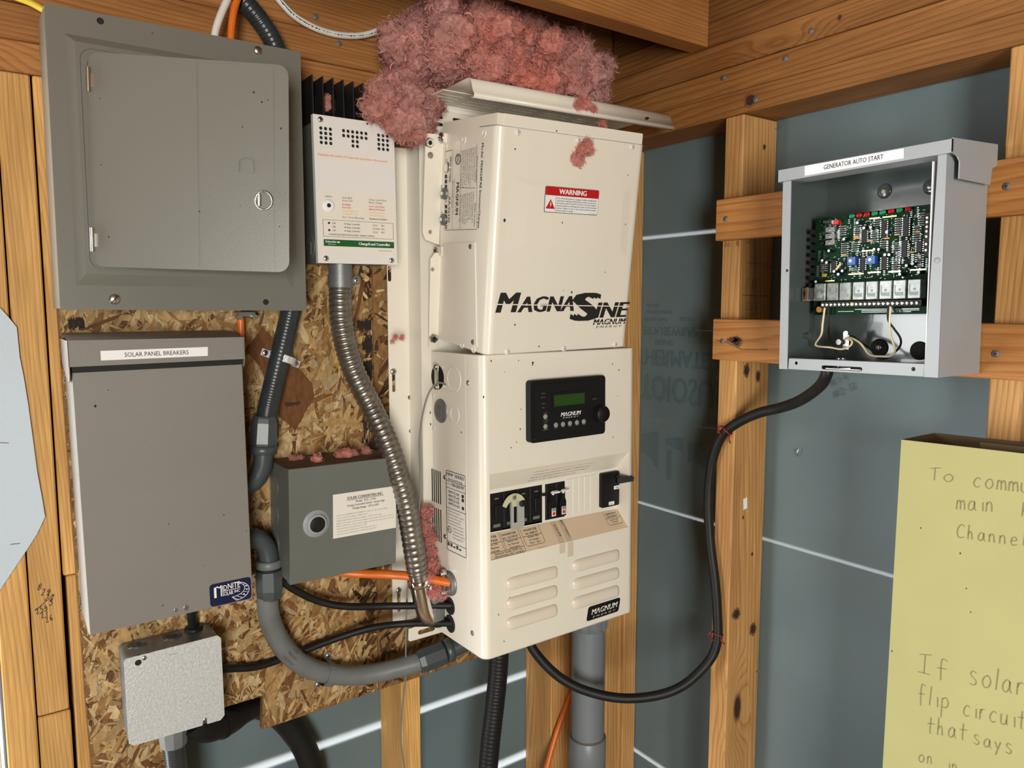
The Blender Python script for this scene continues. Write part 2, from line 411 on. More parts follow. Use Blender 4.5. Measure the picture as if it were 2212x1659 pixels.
# ---- lettering
_fc = {}
def glyphs(s, res, bold, shear):
    k = (s, res, bold, shear)
    if k not in _fc:
        cu = bpy.data.curves.new('t', 'FONT'); cu.body = s; cu.size = 1; cu.resolution_u = res; cu.offset = bold; cu.shear = shear
        ob = bpy.data.objects.new('t', cu); me = ob.to_mesh()
        V = [(v.co.x, v.co.y) for v in me.vertices]; F = [tuple(p.vertices) for p in me.polygons]
        ob.to_mesh_clear(); bpy.data.objects.remove(ob); bpy.data.curves.remove(cu)
        _fc[k] = (V, F)
    return _fc[k]
FU, FV = (1, 0, 0), (0, 0, 1)                 # lettering on a front face
LU, LV = (0, -1, 0), (0, 0, 1)                # on a left side face
DU, DV = (0, 0, -1), (0, -1, 0)               # on a left side, reading downwards
def txt(g, s, o, h, w=None, align='L', u=FU, v=FV, mi=0, bold=0, shear=0, res=2, lift=.0004, flip=False):
    """cap height h, optional exact width w; o = left/centre/right end of the baseline"""
    V, F = glyphs(s, res, 0, shear)
    if not V: return
    copies = (0,) if bold <= 0 else ((-bold, bold) if bold < .03 else (-bold, 0, bold))
    x0 = min(p[0] for p in V); x1 = max(p[0] for p in V); sy = h / .69
    sx = (w / (x1 - x0)) if w else sy
    sh = {'L': -x0, 'C': -(x0 + x1) / 2, 'R': -x1}[align]
    u, v, o = Vector(u), Vector(v), Vector(o); n = u.cross(v) * lift
    k = -1 if flip else 1
    for i, dx in enumerate(copies): g.add([o + u * ((p[0] + sh + dx) * sx) + v * (p[1] * sy * k) + n * (1 + .25 * i) for p in V], F, mi)

STROKES = {                                   # handwriting, unit boxes (x 0..1, z 0..1 x-height = .6)
 'T': [[(0, .95), (.9, 1.05)], [(.45, 1), (.42, 0)]], 'o': [[(.5, .6), (.2, .5), (.05, .25), (.25, .02), (.6, .05), (.78, .32), (.6, .56), (.4, .6)]],
 'c': [[(.7, .5), (.45, .62), (.15, .45), (.05, .2), (.3, 0), (.7, .08)]], 'm': [[(.02, 0), (.08, .58)], [(.08, .45), (.3, .6), (.42, .4), (.45, 0)], [(.45, .42), (.68, .6), (.82, .4), (.88, 0)]],
 'u': [[(.05, .58), (.05, .15), (.3, 0), (.6, .15), (.68, .58)], [(.66, .3), (.78, 0)]], 'a': [[(.65, .5), (.4, .6), (.1, .4), (.08, .12), (.35, 0), (.6, .2), (.66, .55), (.68, .15), (.85, 0)]],
 'i': [[(.3, .55), (.34, 0)], [(.3, .78), (.33, .8)]], 'n': [[(.08, .58), (.06, 0)], [(.07, .4), (.35, .6), (.55, .45), (.62, 0)]], 'h': [[(.1, 1.05), (.05, 0)], [(.06, .35), (.35, .58), (.5, .4), (.55, 0)]],
 'C': [[(.8, .85), (.5, 1), (.12, .75), (.02, .35), (.25, .02), (.85, .1)]], 'e': [[(.1, .3), (.6, .35), (.5, .58), (.2, .52), (.06, .2), (.3, 0), (.7, .1)]], 'l': [[(.25, 1.05), (.15, 0)]],
 'I': [[(.05, 1), (.9, 1.1)], [(.48, 1.03), (.45, 0)], [(0, .02), (.85, 0)]], 'f': [[(.8, .95), (.5, 1.05), (.38, .75), (.4, -.15)], [(.1, .5), (.75, .52)]], 's': [[(.62, .6), (.3, .68), (.12, .5), (.4, .34), (.66, .2), (.5, .0), (.05, .06)]],
 'r': [[(.15, .58), (.12, 0)], [(.14, .35), (.35, .58), (.62, .56)]], 'p': [[(.12, .58), (.1, -.5)], [(.12, .5), (.45, .62), (.7, .35), (.5, .08), (.14, .1)]], 't': [[(.4, .95), (.36, .1), (.5, 0)], [(.02, .58), (.8, .6)]],
 'y': [[(.05, .58), (.3, .15)], [(.65, .6), (.2, -.35)]], 'D': [[(.1, 1), (.1, 0)], [(.0, 1), (.55, .85), (.7, .45), (.5, .08), (.05, 0)]],
 '0': [[(.4, 1), (.1, .7), (.1, .3), (.35, 0), (.65, .3), (.65, .75), (.4, 1)]], '1': [[(.4, 1), (.35, 0)]], '2': [[(.08, .8), (.35, 1), (.6, .8), (.4, .4), (.05, .02), (.7, .05)]], '5': [[(.65, 1), (.2, .98), (.15, .58), (.5, .58), (.65, .3), (.4, 0), (.05, .1)]],
 '6': [[(.55, 1), (.2, .6), (.1, .2), (.35, 0), (.6, .2), (.4, .45), (.12, .3)]], '7': [[(.05, .98), (.7, 1), (.3, 0)]], '8': [[(.4, .52), (.12, .75), (.38, 1), (.62, .78), (.4, .52), (.1, .22), (.38, 0), (.66, .24), (.4, .52)]], '9': [[(.62, .8), (.35, 1), (.12, .75), (.35, .52), (.62, .8), (.55, .3), (.4, 0)]],
 '4': [[(.5, 1), (.05, .4), (.75, .42)], [(.55, .7), (.5, 0)]], '3': [[(.1, .95), (.5, 1), (.55, .7), (.3, .53), (.62, .35), (.45, 0), (.05, .08)]], '/': [[(.7, 1.1), (.05, -.1)]], '-': [[(.05, .45), (.65, .48)]], '.': [[(.2, .0), (.26, .03)]], ' ': [],
 'A': [[(0, 0), (.4, 1), (.75, 0)], [(.18, .4), (.6, .42)]], 'K': [[(.1, 1), (.08, 0)], [(.65, 1), (.12, .45), (.7, 0)]], 'w': [[(0, .58), (.2, 0), (.4, .5), (.6, 0), (.85, .6)]]}
def hand(g, s, o, u, v, h, adv, w=.0011, slope=0, lift=.0004, mi=0):
    u, v, o = Vector(u), Vector(v), Vector(o); n = u.cross(v)
    x = 0
    for i, ch in enumerate(s):
        for st in STROKES.get(ch, []):
            jx = (random.random() - .5) * .06
            pts = [o + u * (x + (p[0] + jx) * adv * .85) + v * (p[1] * h + slope * (x + p[0] * adv)) + n * lift for p in st]
            pts = spline(pts, 4) if len(pts) > 2 else pts
            g.strip(pts, w, n, mi)
        x += adv * (.55 if ch in 'il1.' else 1.0)

# ---- screw heads: shared meshes of unit radius, facing -y
def _screw(kind):
    g = G()
    if kind == 'hex': g.lathe((0, 0, 0), (0, -1, 0), [(0, 1.0), (.55, 1.0), (.7, .8), (.7, .0)], 6, sm=False)
    else: g.lathe((0, 0, 0), (0, -1, 0), [(0, 1.0), (.12, 1.0), (.3, .8), (.42, .4), (.45, 0.0)], 16)
    if kind == 'ph':
        g.box(-.55, .55, -.455, -.3, -.09, .09, mi=1); g.box(-.09, .09, -.456, -.3, -.55, .55, mi=1)
    if kind == 'slot': g.box(-.95, .95, -.458, -.25, -.1, .1, mi=1)
    if kind == 'hex': g.cyl((0, -.7, 0), (0, -.72, 0), .45, n=12, mi=1)
    return g
SCREW = {}
def screw(parent, x, y, z, r, kind='ph', m=None, side=False, name='screw', spin=0, label=None):
    m = m or STEEL; k = (kind, m.name)
    if k not in SCREW: SCREW[k] = _screw(kind).mesh('screw_head', [m, BLACKM])
    o = link(bpy.data.objects.new(name, SCREW[k]), parent); o.location = (x, y, z); o.scale = (r, r, r)
    o.rotation_euler = Euler((0, R(spin), 0)).to_matrix().to_euler() if not side else (Matrix.Rotation(R(-90), 3, 'Z') @ Matrix.Rotation(R(spin), 3, 'Y')).to_euler()
    if label: o['label'] = label
    return o
def specks(parent, pts, y=-.0002, r=.0011, side=False, m=None):
    g = G()
    for p in pts:
        rr = (p[2] if len(p) > 2 else r) * random.uniform(.8, 1.15); n = 7
        c = circ(p[0], p[1], rr, n, rr * random.uniform(1, 1.5))
        g.add([((y, q[0], q[1]) if side else (q[0], y, q[1])) for q in c], [tuple(range(n))])
    return part('fly_speck', g, m or STAMP, parent, stuff=True)

# ------------------------------------------------------------------ the setting; most coordinates from here on unprojected from image pixels
YB, XR = 1.15, 1.03            # inner stud faces of the back wall and of the right wall
fl = struct('floor')
part('floor_deck', G().box(-1.75, 1.13, -1.9, 1.25, -1.63, -1.6), FLOORM, fl)
g = G().add([(-14, -14, -1.66), (14, -14, -1.66), (14, 14, -1.66), (-14, 14, -1.66)], [(0, 1, 2, 3)])
gr = struct('ground'); part('ground_surface', g, GROUND, gr)

def sheet(parent, name, mat, f, nu, nv):
    """gently uneven cloth: f(u, v) -> point, u, v in 0..1"""
    g = G(); vs = [f(i / nu, j / nv) for j in range(nv + 1) for i in range(nu + 1)]
    w = nu + 1
    g.add(vs, [(j * w + i, j * w + i + 1, (j + 1) * w + i + 1, (j + 1) * w + i) for j in range(nv) for i in range(nu)], 0, True)
    return part(name, g, mat, parent, recalc=False)
def wob(a, b, s=3.0, amp=.0016): return amp * mnoise.noise((a * s, b * s * .8, 3.3)) + amp * .5 * mnoise.noise((a * s * 3, b * s * 2, 9.1))

wbk = struct('wall_back')
# studs, left to right
board(wbk, 'stud', .0070, .0418, YB, 1.238, -1.56, .289, WZ)
board(wbk, 'stud', .0437, .0803, YB, 1.238, -.5462, .289, WZ)
board(wbk, 'stud', .0437, .0815, YB + .001, 1.238, -1.56, -.5482, WZ)
board(wbk, 'stud', .0828, .1206, YB, 1.238, -.3600, .289, WZ)
board(wbk, 'stud', .0862, .1240, YB, 1.238, -1.56, -.3610, WZ)
board(wbk, 'stud', .5830, .6208, YB, 1.238, -1.56, .289, WZ)
board(wbk, 'stud', .9220, .9600, YB, 1.238, -1.56, .289, PZ)
board(wbk, 'stud', .9605, .9985, YB, 1.238, -1.56, .289, PZ)
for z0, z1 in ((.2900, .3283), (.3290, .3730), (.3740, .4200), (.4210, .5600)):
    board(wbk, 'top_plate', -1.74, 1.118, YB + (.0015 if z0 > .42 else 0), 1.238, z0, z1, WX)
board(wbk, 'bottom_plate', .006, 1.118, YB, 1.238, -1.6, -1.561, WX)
for x0 in (-.88, -1.30): board(wbk, 'stud', x0 - .038, x0, YB, 1.238, -1.56, .289, WZ)
sheet(wbk, 'housewrap', WRAP, lambda u, v: (.004 + u * 1.115, 1.2395 + wob(u * 1.1, v * 1.9), -1.6 + v * 2.1), 40, 60)
BACKZ = [.56, .325, .1376, -.0447, -.227, -.4077, -.59, -.7800, -.9610, -1.15, -1.34, -1.60]
GAPS = {-.7800: .0115, -.9610: .0150}
for a, b in zip(BACKZ, BACKZ[1:]):
    ga, gb = GAPS.get(a, .0006) / 2, GAPS.get(b, .0006) / 2
    board(wbk, 'sheathing_board', .006, 1.16, 1.2420, 1.2500, b + gb, a - ga, DARKWOOD, .0006)
for a, b in zip(BACKZ, BACKZ[1:]): board(wbk, 'sheathing_board', -1.75, -.84, 1.2420, 1.2500, b + .0004, a - .0004, DARKWOOD, .0006)
# jamb of the doorway left of the frame
tr = struct('trim_1')
part('jamb_board', G().box(-.030, .0005, 1.158, 1.262, -1.6, .288, .001), WHITEW, tr)
part('jamb_board', G().box(-.84, -.82, 1.158, 1.262, -1.6, .288, .001), WHITEW, tr)

wrt = struct('wall_right')
board(wrt, 'stud', XR, 1.118, .7998, .8362, -1.56, .3078, PZ)
board(wrt, 'stud', XR, 1.118, .3790, .4165, -1.56, .3078, PZ)
board(wrt, 'stud', XR, 1.118, -.03, .008, -1.56, .3078, PZ)
board(wrt, 'stud', 1.0335, 1.0690, 1.1062, 1.1490, -1.56, .3078, PZ)
board(wrt, 'stud', 1.0690, 1.0815, 1.1130, 1.1490, -1.56, .3078, WZ)
board(wrt, 'stud', 1.0820, 1.1185, 1.1062, 1.1490, -1.56, .3078, PZ)
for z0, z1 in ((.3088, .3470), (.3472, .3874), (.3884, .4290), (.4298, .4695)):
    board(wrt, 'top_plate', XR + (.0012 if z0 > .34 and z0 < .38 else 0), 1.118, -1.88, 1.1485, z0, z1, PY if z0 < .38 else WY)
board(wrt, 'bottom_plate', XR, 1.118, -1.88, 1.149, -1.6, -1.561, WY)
sheet(wrt, 'housewrap', WRAP, lambda u, v: (1.1195 + wob(u * 3 + 7, v * 1.9, amp=.0005), -1.9 + u * 3.05, -1.6 + v * 2.1), 80, 60)
RZ = [.56, .325, .1376, -.0447, -.227, -.4077, -.59, -.772, -.9560, -1.15, -1.34, -1.60]
GR_ = {.1376: .0050, -.4077: .0042, -.9560: .0070}
for a, b in zip(RZ, RZ[1:]):
    ga, gb = GR_.get(a, .0005) / 2, GR_.get(b, .0005) / 2
    board(wrt, 'sheathing_board', 1.1222, 1.1300, -1.9, 1.243, b + gb, a - ga, DARKWOOD, .0006)
# nails driven through the plates
for y, z in ((.8427, .3732), (.7264, .3742), (.6849, .4022), (.7786, .3249)):
    g = G().lathe((XR, y, z), (-1, 0, 0), [(-.001, .0042), (.0010, .0042), (.0014, .003), (.0014, 0)], 12); part('nail_head', g, CAST, wrt)
for x, z in ((.1320, .345), (.4930, .4060), (.4560, .4380)):
    g = G().lathe((x, YB, z), (0, -1, 0), [(-.001, .0042), (.0010, .0042), (.0014, .003), (.0014, 0)], 12); part('nail_head', g, CAST, wbk)
# printing of the housewrap seen through from its outer face
g = G(); P = lambda y, z: (1.1187, y, z)
for s, y, z, h, w in (('HOUSEWRAP', 1.099, -.040, .0175, .140), ('BRAND', 1.068, -.066, .0105, .050), ('THERMATE P', 1.118, -.086, .032, .218), ('TOIOSUI', 1.106, -.138, .052, .196),
                      ('WATER', 1.094, .006, .008, .034), ('RESISTIVE BARRIER', 1.094, -.007, .007, .070), ('INSTALL PRINT', 1.098, -.022, .007, .062), ('SIDE OUT', 1.005, -.020, .007, .034)):
    txt(g, s, P(y, z), h, w, u=LU, v=LV, bold=.02 if h > .015 else 0, flip=True)
for q in ([(1.10, -.262), (1.055, -.252), (1.055, -.33), (1.072, -.31), (1.10, -.30)], [(1.034, -.262), (.990, -.256), (.990, -.282), (1.034, -.274)], [(1.03, -.285), (1.018, -.285), (1.018, -.345), (1.03, -.345)],
          [(.975, -.262), (.935, -.262), (.935, -.31), (.955, -.29), (.975, -.30)]):
    g.add([(1.1185, y, z) for y, z in q], [tuple(range(len(q)))])
part('faint_print', g, GHOST, wrt, label='faded printing showing through upside down')
g = G()
for s, y, z in (('wh 2', .6850, -.1120), ('AK1-4', .6810, -.1285), ('AK2-32', .6750, -.1460)):
    hand(g, s, (1.1170, y, z), (0, -.88, .46), (0, .46, .88), .0105, .0075, .0009)
part('pencil_note', g, PENH, wrt)
g = G()
sd = (1, 0, 0)                                           # the stud's side towards the camera
for s, x, z, h in (('71', 1.056, .066, .014), ('75', 1.100, .082, .013), ('25', 1.098, .062, .012), ('7 1/2 - 7 3/4', 1.048, .028, .017), ('25.6 / 2', 1.050, -.006, .013)):
    hand(g, s, (x, .7993, z), sd, FV, h, .0095 if h < .016 else .0068, .0009)
g.strip([(1.050, .7990, .0715), (1.085, .7990, .0715), (1.1165, .7990, .0650)], .0010, (0, -1, 0)); g.strip([(1.040, .7990, .0190), (1.080, .7990, .0178), (1.112, .7990, .0182)], .0014, (0, -1, 0))
hand(g, 'Dec 18', (XR - .0004, .8305, .0985), LU, LV, .0085, .0055, .0008); g.strip([(1.046, .7990, .1045), (1.058, .7990, .1045)], .001, (0, -1, 0))
part('pencil_note', g, PENW, wrt)
g = G().add([(XR - .0006, .7665, -.3275), (XR - .0006, .7560, -.3255), (XR - .0006, .7545, -.3450), (XR - .0006, .7650, -.3470)], [(0, 1, 2, 3)])
g.v = [(1.058 + (.7665 - y) * 1.0, .7990, z) for x, y, z in g.v]
part('tape_scrap', g, LABW2, wrt, label='scrap of white tape on the pine stud')
g = G()
for y, z, a in ((.8020, .2950, 0), (.7350, -.2493, 80), (.8036, -.6566, 40)):
    g.tube([(1.116, y, z), (1.110, y - .006 * math.cos(R(a)), z + .006 * math.sin(R(a))), (1.112, y - .014 * math.cos(R(a)), z + .013 * math.sin(R(a)))], .0008, 6, 3)
part('staple', g, STEEL, wrt, stuff=True)
g = G()
for i, s in enumerate(('8', '29', '22', '5')): hand(g, s, (.052 + i * .004, YB - .0003, -.372 - .008 * i), (.9, 0, -.3), (.3, 0, .9), .009, .006, .0009)
for i, s in enumerate(('254', '27', '26')): hand(g, s, (.050 + i * .005, YB - .0003, -.405 - .007 * i), (.9, 0, .25), (-.2, 0, .95), .008, .0055, .0008)
g.strip([(.048, YB - .0007, -.400), (.071, YB - .0007, -.382)], .0009, (0, -1, 0))
part('pen_note', g, INK, wbk)

wlf = struct('wall_left'); wfr = struct('wall_front'); wood_in = WZ
for i in range(6): board(wlf, 'stud', -1.75, -1.662, -1.86 + i * .6, -1.822 + i * .6, -1.6, .43, WZ)
part('wall_sheet', G().box(-1.77, -1.752, -1.92, 1.26, -1.66, .6), DARKWOOD, wlf)
part('wall_sheet', G().box(-1.77, -1.50, -1.94, -1.92, -1.66, .6), DARKWOOD, wfr)
part('wall_sheet', G().box(-.60, 1.15, -1.94, -1.92, -1.66, .6), DARKWOOD, wfr)
part('wall_sheet', G().box(-1.50, -.60, -1.94, -1.92, .35, .6), DARKWOOD, wfr)
for x0 in (-1.55, -.60, 0, .6): board(wfr, 'stud', x0, x0 + .038, -1.92, -1.832, -1.6, .43, WZ)

cl = struct('ceiling')
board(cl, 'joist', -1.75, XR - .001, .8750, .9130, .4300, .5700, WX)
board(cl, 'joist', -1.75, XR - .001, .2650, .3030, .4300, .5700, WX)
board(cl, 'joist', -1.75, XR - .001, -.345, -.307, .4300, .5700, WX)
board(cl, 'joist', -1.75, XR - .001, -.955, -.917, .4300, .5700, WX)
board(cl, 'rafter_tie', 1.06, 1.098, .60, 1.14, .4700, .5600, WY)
for i in range(16): board(cl, 'roof_board', -1.78 + i * .185, -1.597 + i * .185, -1.95, 1.28, .572, .590, DARKWOOD, .001)

# ------------------------------------------------------------------ OSB backing board (two panels) with raised flakes
PAL = [(.50, .33, .15), (.56, .38, .18), (.42, .25, .10), (.60, .44, .24), (.34, .17, .065), (.47, .29, .12), (.24, .11, .04), (.62, .46, .26), (.52, .34, .16), (.17, .075, .028), (.38, .20, .07), (.50, .33, .15), (.54, .36, .17), (.46, .29, .13)]
def inside(p, poly):
    c = False; n = len(poly)
    for i in range(n):
        (x0, z0), (x1, z1) = poly[i], poly[i - 1]
        if (z0 > p[1]) != (z1 > p[1]) and p[0] < (x1 - x0) * (p[1] - z0) / (z1 - z0) + x0: c = not c
    return c
def flakes(poly, count, y, rnd, lean, dark=None):
    g = G(); g.col = []
    xs = [p[0] for p in poly]; zs = [p[1] for p in poly]; k = 0; tries = 0
    while k < count and tries < count * 6:
        tries += 1; c = (rnd.uniform(min(xs), max(xs)), rnd.uniform(min(zs), max(zs)))
        if not inside(c, poly): continue
        big = rnd.random(); t = k / count
        L = rnd.uniform(.018, .060) * (1.25 if big < .18 else .8); W = rnd.uniform(.004, .015) * (1.2 if big < .2 else .62)
        if k > count * .93: L *= .45; W *= .5
        a = rnd.gauss(lean, .75); ca, sa = math.cos(a), math.sin(a)
        out = []
        for q in ((-L, -W * .5), (-L * .5, -W), (L * .4, -W * .95), (L, -W * .35), (L * .9, W * .5), (L * .3, W), (-L * .6, W * .8), (-L * .85, W * .2)):
            qx, qz = q[0] / 2 * rnd.uniform(.82, 1.1), q[1] / 2 * rnd.uniform(.7, 1.15)
            out.append((c[0] + qx * ca - qz * sa, c[1] + qx * sa + qz * ca))
        for _ in range(4):
            if all(inside(p, poly) for p in out): break
            out = [(c[0] + (p[0] - c[0]) * .6, c[1] + (p[1] - c[1]) * .6) for p in out]
        else: continue
        tone = rnd.choice(PAL); f = rnd.uniform(.60, 1.05)
        if dark and dark(c) > rnd.random(): tone, f = (.06, .028, .012), rnd.uniform(.5, 1.6)
        yk = y - .0002 - .0012 * t; tilt = rnd.uniform(-.0004, .0004)
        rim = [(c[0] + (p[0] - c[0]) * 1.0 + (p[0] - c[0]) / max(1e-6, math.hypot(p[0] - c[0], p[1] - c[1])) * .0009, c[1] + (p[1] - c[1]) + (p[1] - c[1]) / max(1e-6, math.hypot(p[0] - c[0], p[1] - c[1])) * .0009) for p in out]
        n = 8
        g.add([(p[0], yk - (tilt if i < 4 else -tilt) * .5, p[1]) for i, p in enumerate(out)], [tuple(range(n))])
        g.col += [tuple(v * f for v in tone)] * n
        g.add([(p[0], yk + .0006, p[1]) for p in rim], [tuple(range(n))])        # darker rim: relief shading between flakes painted in
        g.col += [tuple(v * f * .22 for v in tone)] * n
        k += 1
    return g
def osb(name, label, poly, count, seed, lean, dark=None):
    t = thing(name, label, 'board', (0, 1.138, 0))
    loc = [(p[0], p[1]) for p in poly]
    g = G().prism(loc, 0, .0118); g.col = [(.24, .13, .05)] * len(g.v)
    part('panel', g, OSBM, t)
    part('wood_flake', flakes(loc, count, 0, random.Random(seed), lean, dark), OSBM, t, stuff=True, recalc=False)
    return t
seamdark = lambda c: (.62 if (c[0] > .505 and -.66 < c[1] < -.38) or (c[0] > .515 and c[1] > -.26) else 0)
o1 = osb('strand_board', 'large strand board panel behind the grey boxes, notched at its lower edge', [(.0925, .332), (.0935, -.02), (.0985, -.54), (.1060, -.90), (.206, -.90), (.2060, -.603), (.3375, -.603), (.3345, -.6575), (.5330, -.6545), (.5345, -.30), (.5360, .332)], 8500, 3, 1.15, seamdark)
o2 = osb('strand_board', 'narrow strand board panel under the white equipment, right of the dark seam', [(.5352, -.30), (.5340, -.6543), (1.01, -.650), (1.01, .332), (.5372, .332)], 2400, 5, .9, lambda c: .55 if c[0] < .575 else 0)
g = G().prism([(.3560, -.0300), (.3300, -.0640), (.3500, -.0900), (.3770, -.1680), (.4010, -.1900), (.4330, -.1400), (.4300, -.1200), (.3900, -.0700)], -.0022, -.0014)
g.col = [(.155, .066, .024)] * len(g.v); part('large_flake', g, OSBM, o1, label='one large dark brown flake')
g = G().prism([(.507, .000), (.516, .045), (.523, .040), (.5115, -.004), (.4960, -.055), (.4900, -.062)], -.0024, -.0016)
g.col = [(.16, .06, .02)] * len(g.v); part('large_flake', g, OSBM, o1)
g = G()
rnd = random.Random(11)
for (x, z, w, h, gap) in ((.507, -.030, .026, .022, 1), (.519, -.062, .015, .040, 1), (.515, -.100, .018, .028, 1), (.514, -.180, .022, .090, 2), (.525, -.232, .012, .028, 1), (.105, -.022, .019, .018, 1), (.386, -.149, .025, .008, 1), (.121, -.131, .010, .012, 1)):
    k = int(w / .0014); g = G()
    for i in range(k):
        if gap == 2 and .3 < i / k < .72 and rnd.random() < .7: continue
        a = rnd.uniform(0, .3) * h; g.box(x + i * .0014, x + i * .0014 + .0009, -.0027, -.0018, z - h / 2 + a, z + h / 2 - rnd.uniform(0, .25) * h)
    part('stamp_print', g, STAMP, o1, label='smudged black mill stamp', stuff=True)

# ------------------------------------------------------------------ grey load centre (breaker panel) with its door ajar
t = thing('breaker_panel', 'large grey breaker panel with a blank door standing slightly ajar', 'electrical panel', (.0905, 1.0633, -.0038), (-.35, .38, -2.53))
W_, H_ = .3015, .3555
part("can", G().prism([(-.0002, .0035), (-.0042, .0722), (W_ - .0015, .0722), (W_ - .0015, .0035)], .0015, H_ - .0015, plane="xy"), GREYP, t)
cv = G()
def hole(x, z, r, n=16): return circ(x, z, r, n)
cv.prism([(0, 0), (W_, 0), (W_, H_), (0, H_)], 0, .0016, holes=[[(.018, .030), (.284, .030), (.284, .325), (.018, .325)], hole(.0576, .3468, .0040), hole(.2450, .0116, .0040)])
o_ = [(.018, .030), (.284, .030), (.284, .325), (.018, .325)]; i_ = [(.029, .0435), (.273, .0435), (.273, .3165), (.029, .3165)]
cv.add([(p[0], 0, p[1]) for p in o_] + [(p[0], -.0055, p[1]) for p in i_], [(k, (k + 1) % 4, 4 + (k + 1) % 4, 4 + k) for k in range(4)])
op = rrect(.0400, .262, .056, .3035, .010)
cv.prism(i_, -.0055, -.0040, holes=[op])
cv.prism(op, -.0055, .016, holes=[rrect(.0410, .261, .057, .3025, .0095)], both=True)
cv.prism(rrect(.0318, .2715, .0478, .3120, .0150), -.0070, -.0052, holes=[rrect(.0334, .2700, .0494, .3104, .0138)])
for (x0, x1, z0, z1) in ((0, .0014, 0, H_), (W_ - .0014, W_, 0, H_), (0, W_, 0, .0014), (0, W_, H_ - .0014, H_)): cv.box(x0, x1, .0012, .0105, z0, z1)
part('cover', cv, GREYP, t)
part('dead_front', G().box(.0405, .2615, .014, .016, .0565, .303), GREYB, t)
for k in range(8): part('breaker', G().box(.115, .185, .006, .0155, .085 + k * .0255, .108 + k * .0255, .001).box(.128, .142, .001, .007, .092 + k * .0255, .101 + k * .0255), BLACK, t)
for x, z, sp in ((.0576, .3468, 0), (.2450, .0116, 0)): part('screw_hole', G().cyl((x, .0026, z), (x, .0030, z), .0046, n=16), BLACKM, t)
screw(t, .2436, 0, .3466, .0056, 'slot', STEEL, spin=55); screw(t, .0589, 0, .0132, .0066, 'slot', STEEL, spin=-48)
dm = Matrix.Translation((.0365, -.0060, .0525)) @ Euler((R(-.33), R(1.17), R(-24.62))).to_matrix().to_4x4()
dg = G().prism(rrect(0, .2320, 0, .2540, .0135, 6), -.0004, .0012)
dg.prism([(0, .2420), (.0, .012), (.0012, .012), (.0012, .2420)], .0012, .0075)
for x0, x1, z0, z1 in ((.2130, .2136, .004, .2500), (.1232, .1237, .003, .2510)): dg.box(x0, x1, -.0007, -.0003, z0, z1)
dg.box(.222, .2305, .0010, .0060, .014, .240, .001); dg.box(.014, .2200, .0010, .0055, .0015, .0028)
d_ = part('door', dg, GREYP, t); d_.matrix_local = dm
for z in (.2068, .0179):
    g = G().cyl((.0008, -.0022, z), (.0008, -.0022, z + .0285), .0029, n=14).box(.001, .0070, -.0008, .0002, z + .006, z + .022)
    part('hinge', g, STEEL, d_)
g = G(); rp = [(.2019 + .0102 * math.cos(a), -.0030 - .0010 * math.cos(a), .0880 + .0112 * math.sin(a)) for a in [2 * math.pi * k / 28 for k in range(29)]]
g.tube(rp, .0012, 8, 1, cap=False); g.cyl((.1968, -.0034, .0806), (.1968, -.0034, .0954), .0020, n=10)
part('pull_ring', g, STEEL, d_, label='D shaped pull ring of the door latch')
g = G(); kp = [(.1722, -.0008, .1210), (.1722, -.0008, .1310), (.1735, -.0008, .1360), (.1810, -.0008, .1385), (.1885, -.0008, .1360), (.1897, -.0008, .1310), (.1897, -.0008, .1210)]
g.tube(kp, .00035, 5, 4); part('lock_knockout', g, GREYB, d_)
specks(d_, [(.1905, .2188), (.2, .2077), (.207, .2108, .0006), (.2227, .1772), (.0123, .1221, .0008), (.1767, .1763, .0007), (.0127, .2002, .0006), (.1248, .0714, .0009), (.019, .0365), (.1733, .0807, .0006), (.2205, .0567, .0008)], -.0007, .0011)
specks(t, [(.0204, .1598, .0012), (.2888, .2352, .0007), (.1146, .3435, .0009)], -.0003)
# wisps of house paint on the cover's left edge are left to the photograph

# ------------------------------------------------------------------ taupe combiner box with hood, writing and moon emblem
t = thing('combiner_box', 'tall taupe breaker box labelled SOLAR PANEL BREAKERS with a moon emblem', 'electrical box', (.0985, 1.046, -.408), (.17, -.52, -1.0))
part('enclosure', G().box(.0005, .2020, .0030, .0905, -.0005, .3270, .001).box(.001, .2010, .004, .012, .326, .340), GREYT, t)
g = G().box(.0010, .2018, 0, .0018, -.0010, .3290, .0008).box(.0010, .0024, .001, .0150, -.001, .329).box(.2004, .2018, .001, .0150, -.001, .329)
dr = part('front_cover', g, GREYT, t)
for x, z, r in ((.1019, .0072, .0025), (.1147, .0074, .0036)):
    g = G().lathe((x, -.0001, z), (0, -1, 0), [(0, r), (.0003, r), (.0003, r * .82)], 16); g.cyl((x, .0003, z), (x, -.0003, z), r * .82, n=16, mi=1)
    part('rivet_hole', g, [STEEL, simple('tan_seen_through', (.30, .21, .12, 1), .7)] if x < .11 else [STEEL, bpy.data.materials['tan_seen_through']], t)
g = G().prism([(-.0018, .3362), (.2035, .3362), (.2035, .3655), (-.0018, .3678)], -.0080, -.0064)
g.prism([(-.0080, .3672), (-.0080, .3250), (-.0035, .3195), (.006, .3160), (.050, .3240), (.090, .3350), (.090, .3672)], -.0020, -.0008, plane='yz')
g.prism([(-.0080, .3655), (-.0080, .3362), (-.0020, .3260), (.060, .3250), (.090, .3350), (.090, .3655)], .2027, .2037, plane='yz')
g.add([(-.0018, -.008, .3678), (.2035, -.008, .3655), (.2035, .091, .3720), (-.0018, .091, .3740)], [(0, 1, 2, 3)])
hd = part('hood', g, GREYT, t)
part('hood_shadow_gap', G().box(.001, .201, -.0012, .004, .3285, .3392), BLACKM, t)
g = G().prism([(.0325, .3425), (.1560, .3425), (.1566, .3542), (.0325, .3542)], -.0087, -.0080); lb = part('label_strip', g, LABW2, t)
